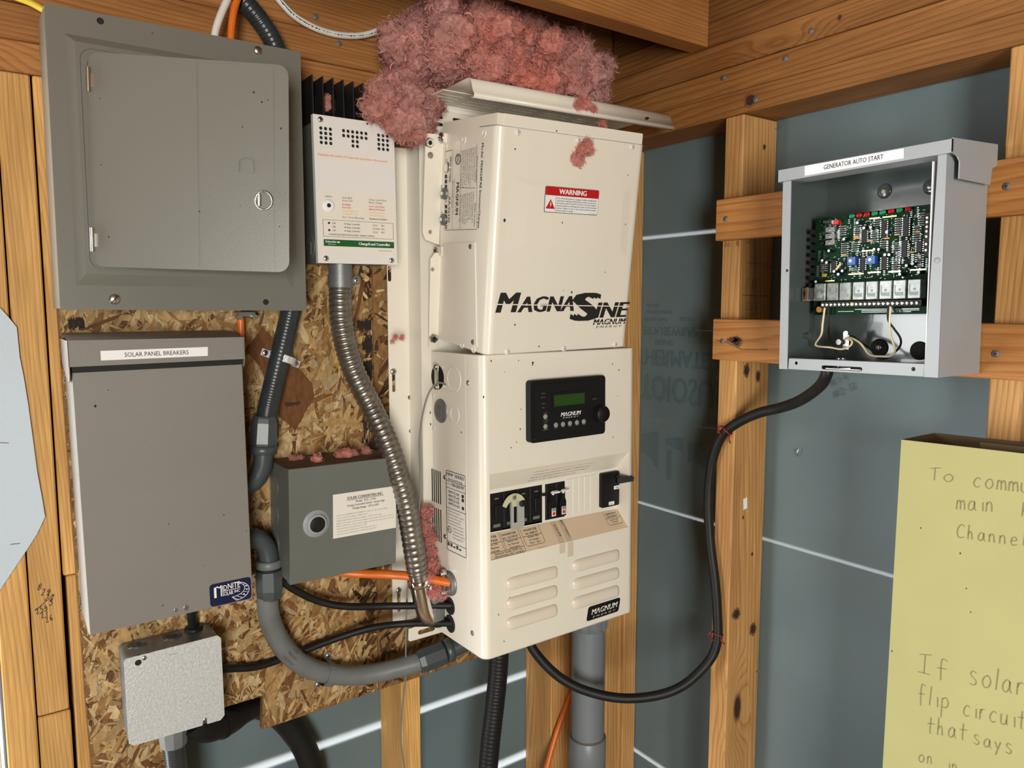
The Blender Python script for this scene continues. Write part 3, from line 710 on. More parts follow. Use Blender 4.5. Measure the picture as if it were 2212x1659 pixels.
g = G(); txt(g, 'SOLAR PANEL BREAKERS', (.0585, -.0087, .3457), .0054, .0740); part('lettering', g, INK, lb, stuff=True)
g = G().prism(rrect(.1450, .1998, .0008, .0320, .0045), -.0008, -.0002); em = part('emblem', g, NAVY, t)
g = G()
g.prism([(.1505, .0268), (.1535, .0272), (.1535, .0124), (.1505, .0124)], -.0014, -.0009)
g.prism([(.1535, .0272), (.1550, .0282), (.1575, .0262), (.1598, .0286), (.1605, .0286), (.1605, .0130), (.1592, .0130), (.1592, .0262), (.1576, .0245), (.1555, .0262), (.1540, .0258)], -.0014, -.0009)
txt(g, 'ID', (.1614, -.0009, .0205), .0072, .0062, bold=.01); txt(g, 'NITE', (.1688, -.0009, .0212), .0078, .0160, bold=.01)
g.prism([(.1612, .0192), (.1850, .0192), (.1850, .0199), (.1612, .0199)], -.0014, -.0009)
txt(g, 'SOLAR', (.1614, -.0009, .0128), .0056, .0140, bold=.01); txt(g, 'INC', (.1772, -.0009, .0142), .0036, .0072, bold=.01)
mo = []; m_i = []
for k in range(17):
    a = R(72 - 165 * k / 16); mo.append((.1800 + .0170 * math.cos(a), .0155 + .0125 * math.sin(a)))
    b_ = R(72 - 165 * k / 16); m_i.append((.1745 + .0175 * math.cos(b_) * .95, .0185 + .0098 * math.sin(b_)))
g.strip([(p[0], -.0012, p[1]) for p in mo], .0007, (0, -1, 0)); g.strip([(p[0], -.0012, p[1]) for p in m_i], .0006, (0, -1, 0))
g.strip([(mo[0][0], -.0012, mo[0][1]), (m_i[0][0], -.0012, m_i[0][1])], .0006, (0, -1, 0)); g.strip([(mo[-1][0], -.0012, mo[-1][1]), (m_i[-1][0], -.0012, m_i[-1][1])], .0006, (0, -1, 0))
for k in range(1, 16, 2):
    a, b_ = Vector((mo[k][0], -.0012, mo[k][1])), Vector((m_i[min(16, k + 1)][0], -.0012, m_i[min(16, k + 1)][1])); g.strip([a, b_], .0005, (0, -1, 0))
for k in (5, 8, 11): c = ((mo[k][0] + m_i[k][0]) / 2, (mo[k][1] + m_i[k][1]) / 2); g.prism(circ(c[0], c[1], .0008, 8), -.0014, -.0009)
part('lettering', g, INKW, em)
specks(t, [(.0393, .305, .0006), (.0239, .2864, .0013), (.1683, .1251, .001), (.099, .1248, .0007), (.0863, .0173, .0008), (.140, .06, .0006), (.197, .098, .0008)], -.0003)

# ------------------------------------------------------------------ blue-grey control box with black knob and paper label
t = thing('control_box', 'square blue-grey steel box with a black slotted plug and white printed label', 'electrical box', (.3562, 1.05, -.4021), (.66, .66, .7))
part('enclosure', G().box(.0008, .1702, .0040, .0830, .0008, .1692, .001), GREYB, t)
part('front_cover', G().box(0, .1711, 0, .0016, 0, .1704, .0006).box(0, .0012, .001, .0125, 0, .1704).box(.1699, .1711, .001, .0125, 0, .1704).box(0, .1711, .001, .0125, 0, .0012), GREYB, t)
part('dusty_top', G().box(.0002, .1709, .0012, .0850, .1694, .1706), DUST, t, label='top face brown with dust')
for z in (.1326, .0899, .0473):
    g = G().lathe((.0008, .0630, z), (-1, 0, 0), [(-.0002, .0158), (.0005, .0158), (.0005, .0150), (.0002, .0148)], 22); part('knockout', g, GREYB, t)
g = G().lathe((.0814, .0760, .1706), (0, 0, 1), [(-.0002, .0165), (.0005, .0165), (.0005, .0157), (.0002, .0154)], 22); part('knockout', g, DUST, t)
g = G().lathe((.0403, 0, .0850), (0, -1, 0), [(-.0005, .0205), (.0004, .0200), (.0006, .0150), (.0050, .0146), (.0058, .0138), (.0058, .0118)], 30); kb = part('plug_collar', g, GREYL, t)
g = G().lathe((.0403, -.002, .0850), (0, -1, 0), [(0, .0119), (.0040, .0117), (.0046, .0105), (.0046, 0)], 26); g.box(.0396, .0410, -.0069, -.0060, .0745, .0955, mi=1)
part('slotted_plug', g, [BLACK, BLACKM], kb)
g = G().prism([(.0662, .0578), (.1706, .0578), (.1710, .1248), (.0664, .1248)], -.0005, -.0001); lb = part('paper_label', g, LABW, t)
g = G(); y = -.0005
txt(g, 'SOLAR CONVERTERS INC.', (.0890, y, .1143), .0042, .0595, bold=.02); g.prism([(.0885, .1128), (.1490, .1128), (.1490, .1133), (.0885, .1133)], y - .0003, y)
txt(g, 'Model:  VCS - 2 AH', (.1028, y, .1085), .0030, .0330, bold=.01); txt(g, 'Voltage Controlled Switch - Active High', (.0883, y, .1034), .0030, .0625, bold=.005)
txt(g, 'Voltage Range:  10V to 60V', (.0969, y, .0984), .0031, .0440, bold=.005)
part('lettering', g, INK, lb, stuff=True)
g = G()
for k, (s, w) in enumerate((('See Printer and BR5RM and T90RM2D12 relay for relay contact ratings', .0835), ('Connect Control voltage to GND and V +', .0510), ('Adjust high and low setpoint voltages.  NOTE: 1/10 scale', .0735), ('Relay is ON when control sense voltage is above high setpoint for 1 second', .0940),
                            ('Relay is OFF when control sense voltage is below low setpoint for 1 second', .0945), ('Connect Power to be switched to COM', .0485), ('Connect Load to NO if Load is "ON" when relay ON or', .0660), ('Connect Load to NC if Load is "ON" when relay OFF', .0645))):
    txt(g, s, (.0718, y, .0912 - k * .0041), .0019, w, res=1)
part('lettering', g, INKG, lb, stuff=True)

# ------------------------------------------------------------------ galvanised junction box
t = thing('junction_box', 'square galvanised junction box with bare steel cover under the tall taupe box', 'junction box', (.1409, 1.0796, -.5867), (-.34, -.23, -1.2))
g = G()
g.prism(rrect(.0005, .1225, -.0005, .1215, .006), .0015, .0580, holes=[rrect(.0018, .1212, .0008, .1202, .005)])
g.box(.001, .122, .0565, .058, .001, .121)
bx = part('box_body', g, GALV_SHADE, t)
for x in (.0215, .0668):
    g = G().lathe((x, .0385, .1214), (0, 0, 1), [(-.0002, .0135), (.0005, .0135), (.0005, .0127), (.0001, .0125)], 22); g.lathe((x, .0385, .1214), (0, 0, 1), [(0, .0098), (.0004, .0098), (.0004, .0092), (.0001, .009)], 20)
    part('knockout', g, GALV_SHADE, t)
g = G()
for x in (.016, .028, .049, .063): g.box(x, x + .0035, .0008, .0030, .1212, .1218)
part('notch', g, BLACKM, t)
sl = [(.0145, .1085), (.0200, .1090), (.0205, .1130), (.0260, .1165), (.0245, .1190), (.0200, .1160), (.0165, .1150), (.0135, .1125)]
g = G().prism([(.0002, .0035), (.0055, -.0015), (.0935, -.0020), (.0945, .0050), (.0995, .0050), (.1000, -.0020), (.1180, -.0020), (.1236, .0035), (.1236, .1185), (.1190, .1235), (.0040, .1212), (.0002, .1180)], 0, .0014, holes=[circ(.0170, .1120, .0042, 14)])
cvp = part('cover_plate', g, GALV, t)
part('screw_hole', G().cyl((.0170, .0020, .1120), (.0170, .0024, .1120), .0044, n=14), BLACKM, t)
screw(t, .0244, 0, .1165, .0034, 'ph', STEEL, spin=20); screw(t, .0972, .0006, .0055, .0032, 'ph', STEEL, spin=30)
g = G(); txt(g, 'RACO', (.0552, 0, .1115), .0014, .0108, res=1); part('stamping', g, INKG, cvp)
g = G().lathe((.0973, .0475, .1214), (0, 0, 1), [(0, .0128), (.0030, .0126), (.0040, .0110), (.0042, .0062)], 22); part('grommet', g, BLACK, t, label='black rubber grommet')

# ------------------------------------------------------------------ white charge controller with black heat sink
t = thing('charge_controller', 'small white charge controller with green label band and black finned heat sink', 'controller', (.4186, 1.0697, .0631), (0, -.6, -.51))
part('case', G().box(.0012, .1265, .0016, .0670, .0010, .2090, .0012), GREYB, t)
g = G()
hl = [(a, b) for a in (.0114, .0185, .0257) for b in (.1921, .1854, .1788, .1721)]
hl += [(a, b) for a in (.0459, .0530, .0601, .0672, .0742, .0813) for b in (.1925, .1856)] + [(a, b) for a in (.0601, .0671) for b in (.1790, .1724)]
hl += [(a, b) for a in (.1018, .1090, .1162) for b in (.1926, .1860, .1793, .1727)]
hl2 = hl + [(.0840, .2072)]
g.prism([(0, 0), (.1274, 0), (.1274, .2105), (0, .2105)], 0, .0014, holes=[circ(a, b, .0026 if b < .2 else .0018, 10) for a, b in hl2])
g.box(0, .0012, .001, .008, 0, .2105); g.box(.1262, .1274, .001, .008, 0, .2105)
fp = part('face_plate', g, WHITE2, t)
part('vent_dark', G().box(.006, .122, .0014, .0019, .168, .2085), BLACKM, t)  # black sheet paints in the dark behind the vent holes
for x, z, m in ((.0110, .2040, STEEL), (.1165, .2056, STEEL), (.0124, .0070, STEEL), (.1182, .0065, STEEL)): screw(t, x, 0, z, .0042, 'ph', m, spin=20)
for k in range(9): part('fin', G().box(.0010 + k * .01555, .0030 + k * .01555, .0020, .0560, .2000, .2655 if k < 8 else .262, .0004), ANOD, t)
g = G().box(.0005, .1270, .0560, .0670, .0600, .2650)
for k in range(16): g.box(.0080 + k * .0078, .0092 + k * .0078, .030, .057, .2095, .2450)
part('heat_sink_base', g, ANOD, t)
g = G().prism(rrect(.0040, .1243, .1505, .1590, .002), -.0003, -.0001); lb = part('caution_label', g, PANELL, t)
g = G(); txt(g, 'Caution:', (.0053, -.0003, .1533), .0033, .0165); txt(g, 'Hot surfaces. To reduce the risk of burns - Do not touch.', (.0235, -.0003, .1535), .0028, .0915)
part('lettering', g, INKR, lb, stuff=True)
g = G().prism(rrect(.0036, .1255, .0170, .1048, .003), -.0003, -.0001); lb = part('front_label', g, PANELL, t)
g = G(); y = -.0003
for k, (a, b) in enumerate((('Green Blink', 'Charge Control Mode'), ('Green Solid', 'Battery Charged'))):
    txt(g, a, (.0398, y, .0950 - k * .0042), .0027, .0160, res=1); txt(g, b, (.0825, y, .0950 - k * .0042), .0027, .0290 - k * .007, res=1)
txt(g, '/ Green Alternating', (.0470, y, .0667), .0027, .0270, res=1); txt(g, 'Equalization Enabled', (.0825, y, .0667), .0027, .0285, bold=.01, res=1)
txt(g, 'STATUS', (.0138, y, .0950), .0023, .0105, bold=.01, res=1)
g.prism([(.0092, .0386), (.1219, .0386), (.1219, .0630), (.0092, .0630)], y - .0003, y, holes=[[(.0096, .0390), (.1215, .0390), (.1215, .0626), (.0096, .0626)]])
for k, (a, b, c) in enumerate((('C35', '35 Amp Controller', '12/24'), ('C40', '40 Amp Controller', '12/24/48'), ('C60', '60 Amp Controller', '12/24'))):
    z = .0570 - k * .0051
    txt(g, a, (.0232, y, z), .0026, .0055, bold=.01, res=1); txt(g, b, (.0420, y, z), .0026, .0250, bold=.01, res=1); txt(g, c, (.0875, y, z), .0026, (.0075, .0115, .0075)[k], res=1); txt(g, 'VDC', (.1015, y, z), .0026, .0055, bold=.01, res=1)
    if k != 1: g.box(.0170, .0200, y - .0003, y, z - .0002, z + .0027)
txt(g, '3 STAGE PULSE WIDTH MODULATED CHARGE CONTROL', (.0175, y, .0409), .0023, .0730, bold=.01, res=1)
g.prism([(.0965, .0205), (.1185, .0205), (.1185, .0209), (.0965, .0209)], y - .0003, y)
part('lettering', g, INK, lb, stuff=True)
g = G()
for k, (a, b) in enumerate((('Red Blink', 'Load Control Mode'), ('Red Solid', 'Battery Discharged'))): txt(g, a, (.0400, y, .0850 - k * .0042), .0027, .0130, res=1, bold=.01); txt(g, b, (.0825, y, .0850 - k * .0042), .0027, .0255, res=1, bold=.01)
txt(g, 'Red', (.0400, y, .0667), .0027, .0050, res=1, bold=.01)
part('lettering', g, INKR, lb, stuff=True)
g = G()
for k, (a, b) in enumerate((('Orange Blink Slow', 'Load Disconnected'), ('Orange Blink Fast', 'Overload/Overtemp'))): txt(g, a, (.0402, y, .0760 - k * .0042), .0026, .0245, res=1); txt(g, b, (.0825, y, .0760 - k * .0042), .0026, .0250, res=1)
part('lettering', g, INKO, lb)
bd = part('green_band', G().box(.0095, .1224, -.0006, -.0002, .0250, .0346), GREEN, t)
g = G(); txt(g, 'Charge/Load Controller', (.0640, -.0006, .0281), .0040, .0515, bold=.03); txt(g, 'Schneider', (.0120, -.0006, .0300), .0030, .0170, bold=.02); g.prism(rrect(.0300, .0340, .0300, .0320, .0008), -.0010, -.0006); txt(g, 'Electric', (.0165, -.0006, .0270), .0016, .0110, res=1)
part('lettering', g, INKW, bd)
g = G().lathe((.0185, 0, .0832), (0, -1, 0), [(0, .0098), (.0006, .0096), (.0024, .0070), (.0030, .0042), (.0026, .0034)], 26); g.cyl((.0185, -.0020, .0832), (.0185, -.0031, .0832), .0030, n=14, mi=1)
part('status_lamp', g, [LABW2, BLACKM], t)
g = G().lathe((.0010, .0305, .0250), (-1, 0, 0), [(0, .0170), (.0008, .0170), (.0010, .0160), (.0004, .0150)], 24); g.box(-.0004, .0008, .027, .029, .014, .032)
part('knockout', g, GREYB, t)
g = G()
for k in range(22):
    z = .195 - k * .0064
    txt(g, random.choice(('Charge control settings', 'Battery type sealed', 'Reset equalize', 'Maximum voltage 125', 'Field wiring only', 'Refer to manual')), (.0009, .046, z), .0022, random.uniform(.018, .030), u=LU, v=LV, res=1)
for z in (.187, .160, .135, .110, .085): g.prism([(.012, z), (.050, z), (.050, z + .0005), (.012, z + .0005)], .0005, .0009, plane='yz')
part('side_print', g, INKG, t)

# ------------------------------------------------------------------ white mounting plate with vented hood
t = thing('mounting_plate', 'white steel mounting plate with a slotted hood curling over the inverter', 'bracket', (0, 1.09, 0))
def slot(x, z0, z1, r): return [(x + r * math.cos(R(a)), z1 + r * math.sin(R(a))) for a in range(0, 181, 30)] + [(x + r * math.cos(R(a)), z0 + r * math.sin(R(a))) for a in range(180, 361, 30)]
def hslot(x0, x1, z, r): return [(x0 + r * math.cos(R(a)), z + r * math.sin(R(a))) for a in range(90, 271, 45)] + [(x1 + r * math.cos(R(a)), z + r * math.sin(R(a))) for a in range(-90, 91, 45)]
outl = [(.5990, -.5200), (.5990, -.5350), (.5680, -.5370), (.5670, -.5560), (.5700, -.5590), (.975, -.5590), (.975, .3130), (.598, .3130), (.598, .2000)]
holes = [hslot(.5890, .6150, -.5480, .0040)]
flange = [(.5610, -.5400), (.6060, -.5420), (.6060, .2580), (.5610, .2560)]
fholes = [slot(.5652, .0440, .0630, .0032), slot(.5697, -.1390, -.1110, .0030), slot(.5727, -.5200, -.4820, .0032), circ(.5995, -.1531, .0040), circ(.6003, -.2105, .0040)]
vents = []
for x0, x1 in ((.5960, .6430), (.6600, .7140), (.7320, .7860), (.8040, .858), (.876, .930)):
    for z in (.3075, .2960): vents.append(hslot(x0 + .004, x1 - .002, z - .0035, .0026))
part('plate', G().prism(outl, 0, .0016, holes=holes + vents).prism(flange, .0440, .0458, holes=fholes).box(.5990, .6006, .0008, .0450, -.5200, .2560), WHITE, t)
part('slot_backing', G().box(.586, .935, .0030, .0034, .285, .311), BLACKM, t)
# hood: rises from the plate, bends forward and ends in a curled lip
prof = [(-.001, .3130), (-.0008, .3170), (-.0040, .3205), (-.0100, .3222), (-.0800, .3226), (-.1400, .3228)]
prof += [(p.x, p.y) for p in spline([(a_, b_, 0) for a_, b_ in ((-.1420, .3228), (-.1490, .3221), (-.1535, .3190), (-.1560, .3135), (-.1578, .3075), (-.1602, .3025), (-.1625, .2990), (-.1620, .2962), (-.1590, .2952), (-.1545, .2965))], 4)]
g = G(); nx = 40
def hoodx(i, y): return .598 + i / nx * (.388 + .004)
xs = [hoodx(i, 0) for i in range(nx + 1)]
slots_x = [(.603, .640), (.658, .712), (.730, .784), (.802, .856), (.874, .930)]
flat = (4, 5)
for i in range(nx):
    pass
vv = []
for i in (0, 1):
    for (y, z) in prof:
        k = max(0, min(1, (-y) / .16)); vv.append((.598 + i * .382, y - i * .024 * k, z + i * .0004))
n = len(prof)
fs = [(j, j + 1, n + j + 1, n + j) for j in range(n - 1) if j != 3]
g.add(vv, fs, 0, True)
# the nearly level part, cut by rows of slots
rows = []
for x0, x1 in slots_x:
    for y in (-.064, -.050, -.036, -.022): rows.append(hslot(x0, x1, y, .0026))
top = [(.598, -.0100), (.980, -.0108), (.980, -.0920), (.598, -.0800)]
g.prism(top, .3222, .3230, plane='xy', holes=rows)
hood = part('hood', g, WHITE, t)
sol = hood.modifiers.new('thickness', 'SOLIDIFY'); sol.thickness = .0012; sol.offset = 1
part('hood_screw', G().lathe((.9170, -.1850, .3050), (0, -1, -.15), [(0, .0022), (.004, .0020), (.006, .0008)], 10), BLACKM, t)
screw(t, .5694, .0440, -.1075, .0056, 'ph', STEEL, spin=10); screw(t, .5725, .0440, -.4850, .0054, 'ph', STEEL, spin=40)

# ------------------------------------------------------------------ white distribution panel (lower box)
t = thing('distribution_panel', 'white lower equipment box with breakers, black display and vent louvres', 'electrical panel', (.6156, .9321, -.5438), (-.37, -.21, .36))
Wm, Hm = .3200, .4722
g = G(); ra = .0125
arcL = [(ra - ra * math.cos(R(a)), ra - ra * math.sin(R(a))) for a in range(0, 91, 15)]       # (x, y)
def wall(path, z0, z1, flip=False):
    v = [(p[0], p[1], z) for p in path for z in (z0, z1)]
    return v, [(2 * i, 2 * i + 1, 2 * i + 3, 2 * i + 2) for i in range(len(path) - 1)]
pl = [(0, .0445)] + [(a, b) for a, b in arcL]; pr = [(Wm - a, b) for a, b in reversed(pl)]
for pth in (pl, pr): g.add(*wall(pth, 0, Hm), 0, True)
rec = [(.0105, .1570), (.3065, .1570), (.3065, .2910), (.0105, .2910)]
rec = [(.0128, .1570), (.3065, .1570), (.3065, .2910), (.0128, .2910)]
lou = []
for k in range(3):
    for x0, x1, zb in ((.0400, .1440, .1090 - .0322 * k), (.1755, .2832, .1098 - .0322 * k)): lou.append((x0, x1, zb))
g.prism([(ra, 0), (Wm - ra, 0), (Wm - ra, Hm), (ra, Hm)], 0, .0012, holes=[rec])
for z0, z1 in ((0, .0012), (Hm - .0012, Hm)):
    g.prism([(p[0], p[1]) for p in pl] + [(p[0], p[1]) for p in pr], z0, z1, plane='xy')
part('front_cover', g, WHITE, t)
dp = .026; ri = [(.0128, .1900), (.3030, .1850), (.3030, .2600), (.0128, .2590)]
g = G(); ro = rec
v = [(p[0], .0006, p[1]) for p in ro] + [(p[0], dp, p[1]) for p in ri]
g.add(v, [(1, 2, 6, 5), (2, 3, 7, 6), (3, 0, 4, 7)])
for i in range(24):
    q = [(Vector(v[a]).lerp(Vector(v[b]), w)) for a, b, w in ((0, 1, i / 24), (0, 1, (i + 1) / 24), (4, 5, (i + 1) / 24), (4, 5, i / 24))]; g.add(q, [(0, 1, 2, 3)])
g.prism(ri, dp, dp + .001, holes=[[(.0290, .1915), (.1342, .1895), (.1342, .2530), (.0290, .2530)], [(.1400, .1920), (.1826, .1915), (.1826, .2525), (.1400, .2525)]])
rp = part('breaker_recess', g, WHITE, t)
part('side_body', G().prism([(0, .0455), (0, .1480), (Wm, .1480), (Wm, .0455), (Wm - .0016, .0440), (.0016, .0440)], .0005, Hm - .0005, plane='xy'), WHITE, t)
part('breaker_backing', G().box(.020, .200, dp + .012, dp + .014, .185, .258), BLACKM, t)
# main breakers with interlock slider
for k in range(4):
    x0 = .0296 + k * .0262; g = G().box(x0, x0 + .0255, dp - .001, dp + .012, .1930, .2525, .0012).box(x0 + .008, x0 + .018, dp - .005, dp, .2120, .2340, .001)
    b_ = part('breaker', g, BLACK, t)
    gg = G().box(x0 + .006, x0 + .019, dp - .0016, dp - .0008, .1980, .2030).box(x0 + .009, x0 + .016, dp - .0016, dp - .0008, .2430, .2450); part('rating_mark', gg, INKG, b_)
g = G(); arch = []
for a in range(20, 161, 10): arch.append((.0690 + .0240 * math.cos(R(a)), .2240 + .0260 * math.sin(R(a))))
for a in range(160, 19, -10): arch.append((.0690 + .0165 * math.cos(R(a)), .2240 + .0155 * math.sin(R(a))))
g.prism(arch, dp - .0118, dp - .0104); g.box(.0645, .0735, dp - .0118, dp - .0104, .2300, .2480); part('interlock_bracket', g, simple('pale_zinc', (.72, .70, .48, 1), .35, .25), t, label='pale zinc interlock bracket')
g = G(); g.prism([(.0640, .2455), (.0900, .2300), (.0905, .1960), (.0870, .1920), (.0660, .1920), (.0640, .1960)], dp - .0095, dp - .0070, holes=[[(.0695, .2280), (.0765, .2280), (.0765, .2020), (.0695, .2020)]])
g.cyl((.0690, dp - .0100, .2440), (.0690, dp - .0065, .2440), .0036, n=14); ib = part('interlock_slider', g, simple('satin_zinc', (.60, .60, .57, 1), .3, .4), t)
part('rivet', G().cyl((.0690, dp - .0128, .2440), (.0690, dp - .0110, .2440), .0026, n=12), CAST, ib)
part('handle', G().box(.0800, .0900, dp - .0160, dp - .0070, .2270, .2370, .002), BLACK, ib)
g = G().tube([(.1260, dp - .004, .2380), (.1340, dp - .006, .2372), (.1420, dp - .004, .2366)], .0022, 8, 3); part('cable_tie', g, BLACK, t)
for x0, zt in ((.1415, 0), (.1628, .0004)):
    g = G().box(x0, x0 + .0195, dp - .001, dp + .012, .1930, .2520, .001)
    g.prism([(x0 + .0030, .1960), (x0 + .0165, .1960), (x0 + .0165, .2200), (x0 + .0140, .2260), (x0 + .0140, .2370), (x0 + .0055, .2370), (x0 + .0055, .2260), (x0 + .0030, .2200)], dp - .0075, dp)
    b_ = part('small_breaker', g, BLACK, t)
    part('toggle', G().box(x0 + .0070, x0 + .0185, dp - .0160, dp - .0060, .2385, .2412, .0006).box(x0 + .0070, x0 + .0100, dp - .010, dp - .004, .2350, .2390), LABW2, b_)
    lb = G().box(x0 + .0065, x0 + .0150, dp - .0080, dp - .0074, .1985, .2120); part('rating_label', lb, LABW, b_)
    gg = G().prism(circ(x0 + .0108, .2030, .0030, 10), dp - .0085, dp - .0080); gg.box(x0 + .0075, x0 + .014, dp - .0085, dp - .0080, .2098, .2112, mi=1); gg.box(x0 + .0075, x0 + .014, dp - .0085, dp - .0080, .2075, .2085, mi=1)
    part('rating_mark', gg, [INKR, INK], b_)
for k in range(5):
    x0 = .1840 + k * .01325; part('blank_plate', G().box(x0, x0 + .0127, dp - .0028, dp, .1935 - k * .0001, .2548, .0008), WHITE, t)
g = G().prism(rrect(.2600, .3020, .1940, .2552, .003), dp - .0065, dp); dcb = part('main_switch', g, BLACK, t, label='black main disconnect switch')
part('switch_handle', G().prism([(0, 0), (.0290, .0040), (.0300, .0110), (.004, .0140)], -.007, .007).box(0, .004, -.006, .006, .002, .012), BLACK, dcb, loc=(.2850, dp - .0170, .2370), rot=(0, 0, R(-28)))
for x0, z0 in ((.2888, .2232), (.2768, .1966)):
    lb = part('switch_label', G().prism(rrect(x0, x0 + .0125, z0, z0 + .0062, .001), dp - .0075, dp - .0065), LABW2, dcb)
g = G(); txt(g, 'ON', (.2930, dp - .0076, .2246), .0030, .0056, bold=.02); g.strip([(.2785, dp - .0078, .1985), (.2820, dp - .0078, .1983), (.2850, dp - .0078, .1995)], .0007, (0, -1, 0))
part('switch_lettering', g, INK, dcb)
# label strip lying on the lower slope of the recess
def slope(x, k): # k 0 at the back edge, 1 at the front edge
    zb = .1900 + (.1850 - .1900) * (x - .0128) / .29
    return (x, dp + (.0004 - dp) * k - .0006, zb + (.1562 - zb) * k + .0004)
sv = Vector(slope(.1, 0)) - Vector(slope(.1, 1)); sv.normalize(); su = Vector((1, 0, 0)); sn = su.cross(sv)
g = G(); nx_, nk_ = 24, 4
g.add([slope(.0130 + (.3068 - .0130) * i / nx_, .02 + .975 * j / nk_) for j in range(nk_ + 1) for i in range(nx_ + 1)], [(j * (nx_ + 1) + i, j * (nx_ + 1) + i + 1, (j + 1) * (nx_ + 1) + i + 1, (j + 1) * (nx_ + 1) + i) for j in range(nk_) for i in range(nx_)])
lb = part('instruction_strip', g, BEIGE, t)
g = G(); T = lambda s, x, k, h, w=None, al='C', b=.01: txt(g, s, slope(x, k), h, w, al, u=su, v=sv, bold=b, lift=.0004)
T('INVERTER', .0250, .20, .0036, .0270); T('AC BYPASS', .0235, .345, .0036, .0300)
T('INVERTER', .0630, .20, .0036, .0270); T('AC OUTPUT', .0630, .345, .0036, .0300)
T('INVERTER', .1050, .20, .0036, .0265); T('AC INPUT', .1050, .345, .0036, .0250)
for x, a in ((.0250, ('Switch ON', 'to Bypass', 'Inverter')), (.0640, ('Switch ON', 'for Normal', 'Operation')), (.1055, ('Switch ON', 'to Charge /', 'Pass - thru'))):
    for k, s in enumerate(a): T(s, x, .48 + k * .125, .0029, .0210, b=.004)
T('Switch both OFF to', .0500, .855, .0031, .0520, b=.005); T('disconnect AC output', .0500, .955, .0031, .0560, b=.005)
T('INVERTER DC', .2830, .22, .0031, .0250); T('DISCONNECT', .2830, .35, .0031, .0250); T('Switch ON', .2835, .52, .0026, .0185, b=.004); T('to Invert', .2835, .63, .0026, .0140, b=.004)
L_ = lambda pts, w=.0006: g.strip([Vector(slope(a, b)) + sn * .0005 for a, b in pts], w, sn)
L_([(.0440, .05), (.0440, .74)]); L_([(.0475, .05), (.0475, .74)]); L_([(.0140, .40), (.0440, .40)]); L_([(.0475, .40), (.0815, .40)]); L_([(.0815, .05), (.0815, .93), (.0780, .985), (.0140, .985)]); L_([(.0140, .755), (.0815, .755)])
L_([(.0860, .05), (.0860, .74), (.0885, .80), (.1215, .80), (.1240, .74), (.1240, .05)]); L_([(.0860, .40), (.1240, .40)])
L_([(.2665, .08), (.2665, .66), (.2690, .72), (.2985, .72), (.3010, .66), (.3010, .08)]); L_([(.2665, .395), (.3010, .395)])
for s, x, w in (('SOLAR', .1530, .0230), ('BATTERIES', .1700, .0330)):
    d = (sv * -1 + su * .12).normalized(); txt(g, s, Vector(slope(x, .04 if w > .03 else .16)) + sn * .0006, .0042, w, u=d, v=sn.cross(d), lift=.0002)
T('PN: 64-1733 Rev A', .1150, .985, .0012, .0190, b=0)
part('lettering', g, INK, lb, stuff=True)
g = G(); 
for x in (.1490, .1650): g.add([Vector(slope(x, .02)) + sn * .0003, Vector(slope(x + .012, .02)) + sn * .0003, Vector(slope(x + .0125, 1)) + sn * .0003, Vector(slope(x + .0005, 1)) + sn * .0003], [(0, 1, 2, 3)])
g.add([(.1490, -.0004, .156), (.1615, -.0004, .156), (.1615, -.0004, .140), (.1490, -.0004, .140)], [(0, 1, 2, 3)]); g.add([(.1665, -.0004, .156), (.1790, -.0004, .156), (.1790, -.0004, .131), (.1665, -.0004, .131)], [(0, 1, 2, 3)])
part('tape', g, simple('yellowed_clear_tape', (.66, .54, .41, 1), .25), lb)
bpy.data.materials['yellowed_clear_tape'].node_tree.nodes['Principled BSDF'].inputs['Alpha'].default_value = .35
# caution lettering on the upper slope
up = lambda x, k: (x, .0008 + (dp - .0008) * k, .2905 + (.2592 - .2905) * k)
uv_ = (Vector(up(.1, 0)) - Vector(up(.1, 1))).normalized(); g = G(); gr_ = G()
for k, (s, w) in enumerate((('CAUTION: Risk of electric shock. Do not remove this cover. No user', .128), ('serviceable parts inside. Refer servicing to qualified personnel.', .124), ('Warning: use appropriate breakers. Do not exceed the rating of', .122), ('the panel. Use 75 C rated copper conductors only.', .100))):
    txt(g if k else gr_, s, up(.105 - k * .001, .34 + k * .17), .0021, w, u=FU, v=uv_, shear=.3, res=1)
part('slope_lettering', g, INK, t); part('slope_lettering', gr_, INKR, t)
# louvres: pressed half-round hoods, closed to the left and open below
for x0, x1, zb in lou:
    g = G(); prof_ = [(0, .0200), (.0016, .0198), (.0040, .0180), (.0058, .0150), (.0066, .0105), (.0066, .0050), (.0058, .0012), (.0044, .0)]
    nn = 26; vs_ = []
    for i in range(nn + 1):
        u_ = .5 - .5 * math.cos(math.pi * i / nn); s_ = min(1, math.sqrt(max(0, 1 - max(0, (.13 - u_) / .13) ** 2)), math.sqrt(max(0, 1 - max(0, (u_ - .91) / .09) ** 2)))
        for (dy, dz) in prof_: vs_.append((x0 + (x1 - x0) * u_, .0002 - dy * s_, zb - .0065 + (dz * (.35 + .65 * s_) if True else dz) + (.0065 * (1 - s_))))
    m_ = len(prof_); g.add(vs_, [(i * m_ + j, i * m_ + j + 1, (i + 1) * m_ + j + 1, (i + 1) * m_ + j) for i in range(nn) for j in range(m_ - 1)], 0, True)
    part('louvre', g, LOUV, t)
